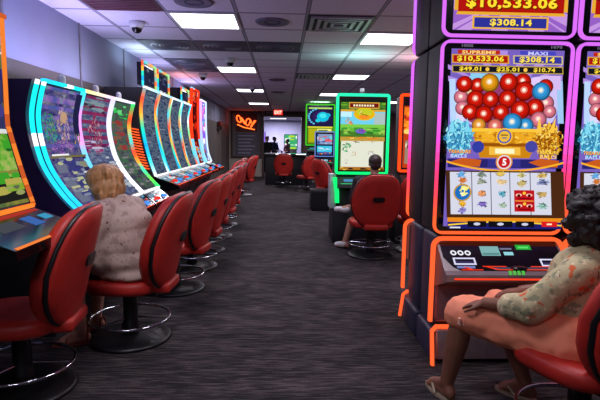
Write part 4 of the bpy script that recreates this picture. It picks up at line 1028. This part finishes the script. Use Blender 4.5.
B.cap(chest + V(-.03, -.02, .06), shl, .065, .055); B.cap(shl, ell_, .052, .042); B.cap(ell_, wrl, .038, .027)
B.cap(chest + V(.03, .02, .06), shr, .065, .055); B.cap(shr, elr, .052, .042); B.cap(elr, wrr, .038, .026)
B.hand(wrl, V(-.5, .8, -.28), V(.15, .1, -1), 1, .9, 16); B.hand(wrr, V(-.8, .5, -.2), V(0, 0, -1), -1, .9, 20)
for hp, kn, an in ((hpl, knl, anl), (hpr, knr, anr)): B.cap(hp, kn, .098, .064); B.cap(kn, an + (kn - an) * .55, .054, .056); B.cap(an + (kn - an) * .6, an, .056, .034)
B.foot(anl, V(.79, 2.455, .022), .95); B.foot(anr, V(1.14, 2.40, .022), .95)
w2 = tag(B.build('person', SKIN_D, .007, None, off), 'seated curly-haired person in floral blouse and coral shorts at the right edge', 'person'); w2.location = off
eyes(B, w2, .95, off)
fl2 = floral('cream_floral', (184, 172, 134), [((138, 138, 108), 19, .56), ((104, 78, 60), 40, .64), ((206, 96, 50), 22, .63), ((214, 196, 160), 28, .62)])
C = Body(); torso(C, .022); C.cap(chest + V(0, 0, .06), neck - V(0, 0, .03), .088, .058)
C.cap(chest + V(-.03, -.02, .05), shl, .085, .070); C.cap(shl, ell_, .070, .068); C.cap(ell_, ell_ + (wrl - ell_) * .42, .064, .056)
C.cap(chest + V(.03, .02, .05), shr, .085, .070); C.cap(shr, elr, .070, .064); C.cap(elr, elr + (wrr - elr) * .4, .06, .054)
C.build('blouse', fl2, .009, w2, off, 5, .012, 9, 5, (1, 1, .7))
COR = surf('coral_cloth', (250, 150, 116), .8, var=.06, scale=5)
C = Body(); C.ell(pel + V(0, 0, -.015), (.198, .18, .095))
for hp, kn in ((hpl, knl), (hpr, knr)): C.cap(hp + V(0, 0, .0), kn + (kn - hp) * .03 + V(0, 0, -.008), .138, .086)
C.build('shorts', COR, .009, w2, off, 4, .011, 13, 4, (1, 1, .6))
q = MB()
for i in range(3):
    for j in range(3): q.cyl(knl + V(-.05 + i * .018, -.062 - (1 - abs(j - 1)) * .0 + i * -.004, .0 + j * .012 - .03), knl + V(-.052 + i * .018, -.09 + i * -.002, .0 + j * .012 - .03), .005, surf('lace_white', (240, 190, 170), .7), n=6)
q.build('hem_lace', w2, off)
C = Body(); r2 = random.Random(12)
for _ in range(150):
    a = r2.uniform(0, 6.28); zz = r2.uniform(-.75, 1); rr = math.sqrt(max(0, 1 - zz * zz)); loc = V(rr * math.cos(a) * .128, rr * math.sin(a) * .128, zz * .135)
    if (loc.normalized() @ V(-math.sin(R(30)), math.cos(R(30)), 0)) > .55 and loc.z < .06: continue
    C.ell(hd + V(0.005, -.02, .005) + loc, (.026, .026, .026), None, 8)
C.ell(hd + V(.005, -.04, .015), (.12, .108, .13)); C.build('hair', surf('curly_black_hair', (26, 20, 22), .6, var=.3, scale=60, bump=.8), .0075, w2, off, 1, .012, 40, 4)
M_S2 = surf('cream_sandal', (170, 150, 130), .6)
for an, toe in ((anl, V(.79, 2.455, .022)), (anr, V(1.14, 2.40, .022))):
    d = (toe - an); d.z = 0; d.normalize(); sd = V(-d.y, d.x, 0); q = MB(); n = 20; a0 = V(an.x, an.y, 0) - d * .06; a1 = V(toe.x, toe.y, 0) + d * .018; L_ = (a1 - a0).length
    ring = []
    for i in range(n):
        a = 2 * math.pi * i / n; u = .5 + .5 * math.cos(a); wd = .034 + .010 * u; ring.append(a0 + d * L_ * u + sd * wd * math.sin(a))
    vs = [tuple(p + V(0, 0, .001)) for p in ring] + [tuple(p + V(0, 0, .014)) for p in ring]
    q.add(vs, [(i, (i + 1) % n, n + (i + 1) % n, n + i) for i in range(n)] + [tuple(reversed(range(n))), tuple(range(n, 2 * n))], M_S2)
    c0 = a0 + d * L_ * .78 + V(0, 0, .035)
    for sg in (-1, 1):
        e = a0 + d * L_ * .42 + sd * sg * .04 + V(0, 0, .014); m_ = (c0 + e) / 2 + V(0, 0, .02) + sd * sg * .008
        q.cyl(c0, m_, .007, M_S2, n=6); q.cyl(m_, e, .007, M_S2, n=6)
    q.sphere(c0 + V(0, 0, .006), .012, M_S2, 8); q.build('sandal', w2, off)

# ---- person at the green-lit machine, seen from behind
off = (1.03, 5.6, 0)
B = Body(); pel = V(1.03, 5.52, .49); chest = V(1.035, 5.56, .76); neck = V(1.05, 5.58, .91); hd = V(1.055, 5.61, 1.035)
B.ell(pel, (.16, .14, .10)); B.ell((pel + chest) / 2, (.145, .12, .15)); B.ell(chest, (.155, .12, .13)); B.cap(chest + V(0, 0, .08), neck, .065, .052); B.cap(neck, hd - V(0, 0, .04), .048, .048); B.head(hd, R(5), R(-10), .98)
for s_ in (-1, 1):
    sh = chest + V(s_ * .17, 0, .07); el = sh + V(s_ * .04, .09, -.2); wr = el + V(-s_ * .05, .18, .07)
    B.cap(chest + V(0, 0, .07), sh, .07, .058); B.cap(sh, el, .052, .042); B.cap(el, wr, .038, .027); B.hand(wr, V(0, 1, 0), V(0, 0, -1), -s_, .9, 20)
hl, kl, al = pel + V(-.08, 0, -.02), V(.86, 5.88, .40), V(.76, 5.80, .085)
hr_, kr, ar = pel + V(.08, 0, -.02), V(1.12, 5.85, .46), V(.80, 5.82, .50)
B.cap(hl, kl, .09, .064); B.cap(kl, al, .052, .036); B.foot(al, al + V(-.09, .10, -.065), .95); B.cap(hr_, kr, .09, .064); B.cap(kr, ar, .052, .036)
B.cap(ar, ar + V(-.12, .02, -.03), .034, .03)
w3 = tag(B.build('person', SKIN_M, .009, None, off), 'dark-haired person in dark clothes facing the green-lit machine, seen from behind', 'person'); w3.location = off
eyes(B, w3, .98, off)
DK = surf('dark_shirt', (30, 30, 40), .85)
C = Body(); C.ell(pel, (.175, .155, .11)); C.ell((pel + chest) / 2, (.165, .14, .16)); C.ell(chest, (.175, .14, .14)); C.cap(chest + V(0, 0, .06), neck - V(0, 0, .03), .085, .06)
for s_ in (-1, 1): sh = chest + V(s_ * .17, 0, .07); el = sh + V(s_ * .04, .09, -.2); C.cap(chest + V(0, 0, .06), sh, .085, .072); C.cap(sh, el, .068, .058)
C.build('shirt', DK, .012, w3, off, 4, .008, 8)
C = Body(); C.ell(pel + V(0, 0, -.02), (.175, .155, .09)); C.cap(hl, kl, .105, .078); C.cap(hr_, kr, .105, .078); C.build('shorts', surf('black_shorts', (24, 24, 30), .85), .012, w3, off, 4)
C = Body(); C.ell(hd + V(0, -.02, .035), (.078, .088, .078)); C.ell(hd + V(0, -.055, -.01), (.068, .045, .06)); C.build('hair', surf('dark_brown_hair', (44, 30, 28), .6, bump=.4, scale=50), .008, w3, off, 2, .004, 40)
SN = surf('white_sneaker', (220, 218, 222), .5)
for a, b in ((al, al + V(-.09, .10, -.065)), (ar + V(-.01, 0, 0), ar + V(-.15, .03, -.035))):
    C = Body(); C.cap(a + V(0, 0, -.02), a + (b - a) * .3 + V(0, 0, -.02), .042, .04); C.cap(a + (b - a) * .1 + V(0, 0, -.025), b + V(0, 0, .012), .04, .032); C.build('sneaker', SN, .008, w3, off, 3)

# ---- people in the room beyond
def standing(label, x, y, yaw, h, shirt, trou, skin, hair, arm):
    off = (x, y, 0); B = Body(); k = h / 1.6; M = Matrix.Rotation(yaw, 3, 'Z'); P = lambda a, b, c: V(*off) + M @ (V(a, b, c) * k)
    B.ell(P(0, 0, .86), [.14 * k, .11 * k, .12 * k], M); B.ell(P(0, 0, 1.05), [.135 * k, .1 * k, .16 * k], M); B.ell(P(0, 0, 1.22), [.15 * k, .1 * k, .12 * k], M); B.cap(P(0, 0, 1.3), P(0, 0, 1.42), .055 * k, .048 * k)
    B.head(P(0, .01, 1.49), yaw, 0, k)
    parts = []
    for s_ in (-1, 1):
        sh, el, wr = P(s_ * .17, 0, 1.29), P(s_ * .21, .02 + arm * .05, 1.03), P(s_ * .18, .06 + arm * .2, .82 + arm * .18); hp, kn, an = P(s_ * .08, 0, .84), P(s_ * .09, .02, .46), P(s_ * .10, -.01, .08)
        B.cap(P(0, 0, 1.27), sh, .07 * k, .055 * k); B.cap(sh, el, .048 * k, .038 * k); B.cap(el, wr, .036 * k, .026 * k); B.hand(wr, (wr - el), M @ V(-s_, 0, 0), 1, k, 14)
        B.cap(hp, kn, .085 * k, .058 * k); B.cap(kn, an, .05 * k, .034 * k); B.foot(an, an + M @ V(0, .15, -.06) * k, k); parts.append((sh, el, hp, kn, an))
    p = tag(B.build('person', skin, .013, None, off), label, 'person'); p.location = off; eyes(B, p, k, off)
    C = Body(); C.ell(P(0, 0, 1.0), [.155 * k, .125 * k, .2 * k], M); C.ell(P(0, 0, 1.22), [.165 * k, .12 * k, .13 * k], M)
    for sh, el, hp, kn, an in parts: C.cap(P(0, 0, 1.25), sh, .08 * k, .066 * k); C.cap(sh, el, .062 * k, .052 * k)
    C.build('shirt', shirt, .015, p, off, 3)
    C = Body(); C.ell(P(0, 0, .86), [.15 * k, .12 * k, .1 * k], M)
    for sh, el, hp, kn, an in parts: C.cap(hp, kn, .095 * k, .068 * k); C.cap(kn, an, .062 * k, .05 * k)
    C.build('trousers', trou, .015, p, off, 3)
    C = Body(); C.ell(P(0, -.015, 1.525), [.078 * k, .09 * k, .07 * k], M); C.ell(P(0, -.05, 1.47), [.07 * k, .045 * k, .06 * k], M); C.build('hair', hair, .012, p, off, 2)
    return p
BLK = surf('black_cloth', (24, 22, 28), .85); BLU = surf('blue_shirt', (44, 50, 110), .8); PINK = surf('pale_shirt', (150, 110, 110), .8)
HR = surf('brown_hair', (50, 34, 28), .6)
standing('standing person in black at the left side of the far doorway', -.62, 19.2, R(160), 1.5, BLK, BLK, SKIN_M, HR, .3)
standing('standing person in dark blue shirt, middle of the far doorway', -.36, 20.6, R(-120), 1.5, BLU, BLK, SKIN_M, HR, .8)
standing('standing person in pale pinkish shirt, right part of far doorway', .18, 21.2, R(120), 1.42, PINK, surf('grey_trousers', (70, 64, 70), .8), SKIN_L, HR, .6)
# far room screens, counter
t = thing('wall_screen', 'bright green and white screen seen through the far doorway', 'screen', (.38, 24.5, 0))
MB().box((-.3, 0, 0), (.3, .3, .9), M_BLACK, .02).build('stand', t); MB().box((-.34, .02, .9), (.34, .12, 1.66), M_BLACK, .01).build('case', t)
s = Screen(flat(-.31, .93, .31, 1.63, .018), 1.0); s.rect(0, 0, 1, 1, (60, 170, 110), lamp=True); s.busy(0, 0, 1, 1, [(230, 250, 240), (40, 140, 80), (160, 225, 190), (180, 215, 60)], 16, (.3, .12), 4); s.build('picture', t)
t = thing('wall_screen', 'small violet-lit screen at left inside the far doorway', 'screen', (-.98, 22.0, 0))
MB().box((-.2, 0, 0), (.2, .3, 1.2), M_BLACK, .02).build('stand', t); MB().box((-.2, .02, 1.2), (.2, .1, 1.72), M_BLACK, .01).build('case', t)
s = Screen(flat(-.17, 1.23, .17, 1.7, .018), 1.2); s.rect(0, 0, 1, 1, (150, 110, 240), lamp=True); s.rect(.2, .3, .8, .8, (220, 190, 255)); s.build('picture', t)
for x, y, lab in ((-.3, 22.2, 'far room ceiling light, upper of the two bright lines through the doorway'), (-.25, 24.4, 'far room ceiling light, lower of the two bright lines through the doorway')):
    o = dup(proto, (x, y, 2.42), 0, lab); o.scale = (1.4, .8, 1)

# ================================================================== LIGHTS
def area(name, loc, rot, sx, sy, e, col):
    l = bpy.data.lights.new(name, 'AREA'); l.shape = 'RECTANGLE'; l.size = sx * SC; l.size_y = sy * SC; l.energy = e * SC * SC; l.color = col
    o = bpy.data.objects.new(name, l); COL.objects.link(o); o.location = loc; o.rotation_euler = rot; o['kind'] = 'helper'; return o
for i, j, lab in lights:
    cx, cy = cell(i, j); area('panel_lamp', (cx, cy, CEIL - .02), (0, 0, 0), .54, .54, 16.0 if j < 9 else 26.0, (.93, .88, 1))
area('panel_lamp', (-.3, 22.2, 2.38), (0, 0, 0), .6, .5, 200, (.85, .78, 1)); area('panel_lamp', (-.25, 24.9, 2.38), (0, 0, 0), .6, .5, 260, (.85, .78, 1))
# up-facing lamps added above the cabinets to wash wall and ceiling
for y, z, e, c in ((3.45, 1.72, 2.6, (.45, .5, 1)), (4.1, 1.72, 2.2, (.6, .5, 1)), (4.75, 1.72, 2.0, (.6, .6, 1)), (6.2, 2.14, 1.0, (.6, .8, 1)), (7.2, 1.9, 1.6, (.6, .6, 1)), (8.6, 2.16, .8, (1, .4, .4)), (9.4, 2.06, 1.4, (.7, .6, 1)), (2.3, 1.95, 1.8, (.5, .5, 1))):
    area('added_uplight', (-1.72, y, z), (math.pi, 0, 0), .2, .6, e * 2.1, c)
for x, y, z, e, c in ((.97, 6.3, 1.98, 1.6, (.5, 1, .8)), (1.78, 6.3, 1.95, 1.6, (1, .5, .5)), (1.0, 13.6, 2.33, .8, (.6, 1, .6))): area('added_uplight', (x, y, z), (math.pi, 0, 0), .5, .2, e * 2.2, c)
wd = bpy.data.worlds.new('world'); bpy.context.scene.world = wd; wd.use_nodes = True
wd.node_tree.nodes['Background'].inputs[0].default_value = (.01, .01, .015, 1)

# ================================================================== CAMERA (before baking the scale)
cam = bpy.data.cameras.new('camera'); cam.sensor_width = 36; cam.lens = 36 * 490 / 600; cam.clip_start = .02; cam.clip_end = 200
co = bpy.data.objects.new('camera', cam); COL.objects.link(co); bpy.context.scene.camera = co
yw, pt, rl = R(2.05), R(6.72), R(.8)
fw = V(math.sin(yw) * math.cos(pt), math.cos(yw) * math.cos(pt), -math.sin(pt)); r0 = V(math.cos(yw), -math.sin(yw), 0); u0 = r0.cross(fw)
rr = r0 * math.cos(rl) + u0 * math.sin(rl); uu = u0 * math.cos(rl) - r0 * math.sin(rl)
M4 = Matrix.Identity(4)
for i, a in enumerate((rr, uu, -fw)):
    for k in range(3): M4[k][i] = a[k]
M4.translation = V(0, 0, 1.27) * SC
co.matrix_world = M4

# bake units to metres
for me in {o.data for o in bpy.context.scene.objects if o.type == 'MESH'}: me.transform(Matrix.Scale(SC, 4)); me.update()
for o in bpy.context.scene.objects:
    if o.type != 'CAMERA': o.location = o.location * SC

vs_ = bpy.context.scene.view_settings
vs_.view_transform = 'Standard'; vs_.look = 'None'; vs_.gamma = 1; vs_.use_curve_mapping = False; vs_.exposure = 0.12
cy = bpy.context.scene.cycles
cy.max_bounces = 6; cy.diffuse_bounces = 3; cy.glossy_bounces = 3; cy.use_denoising = True; cy.sample_clamp_indirect = 4
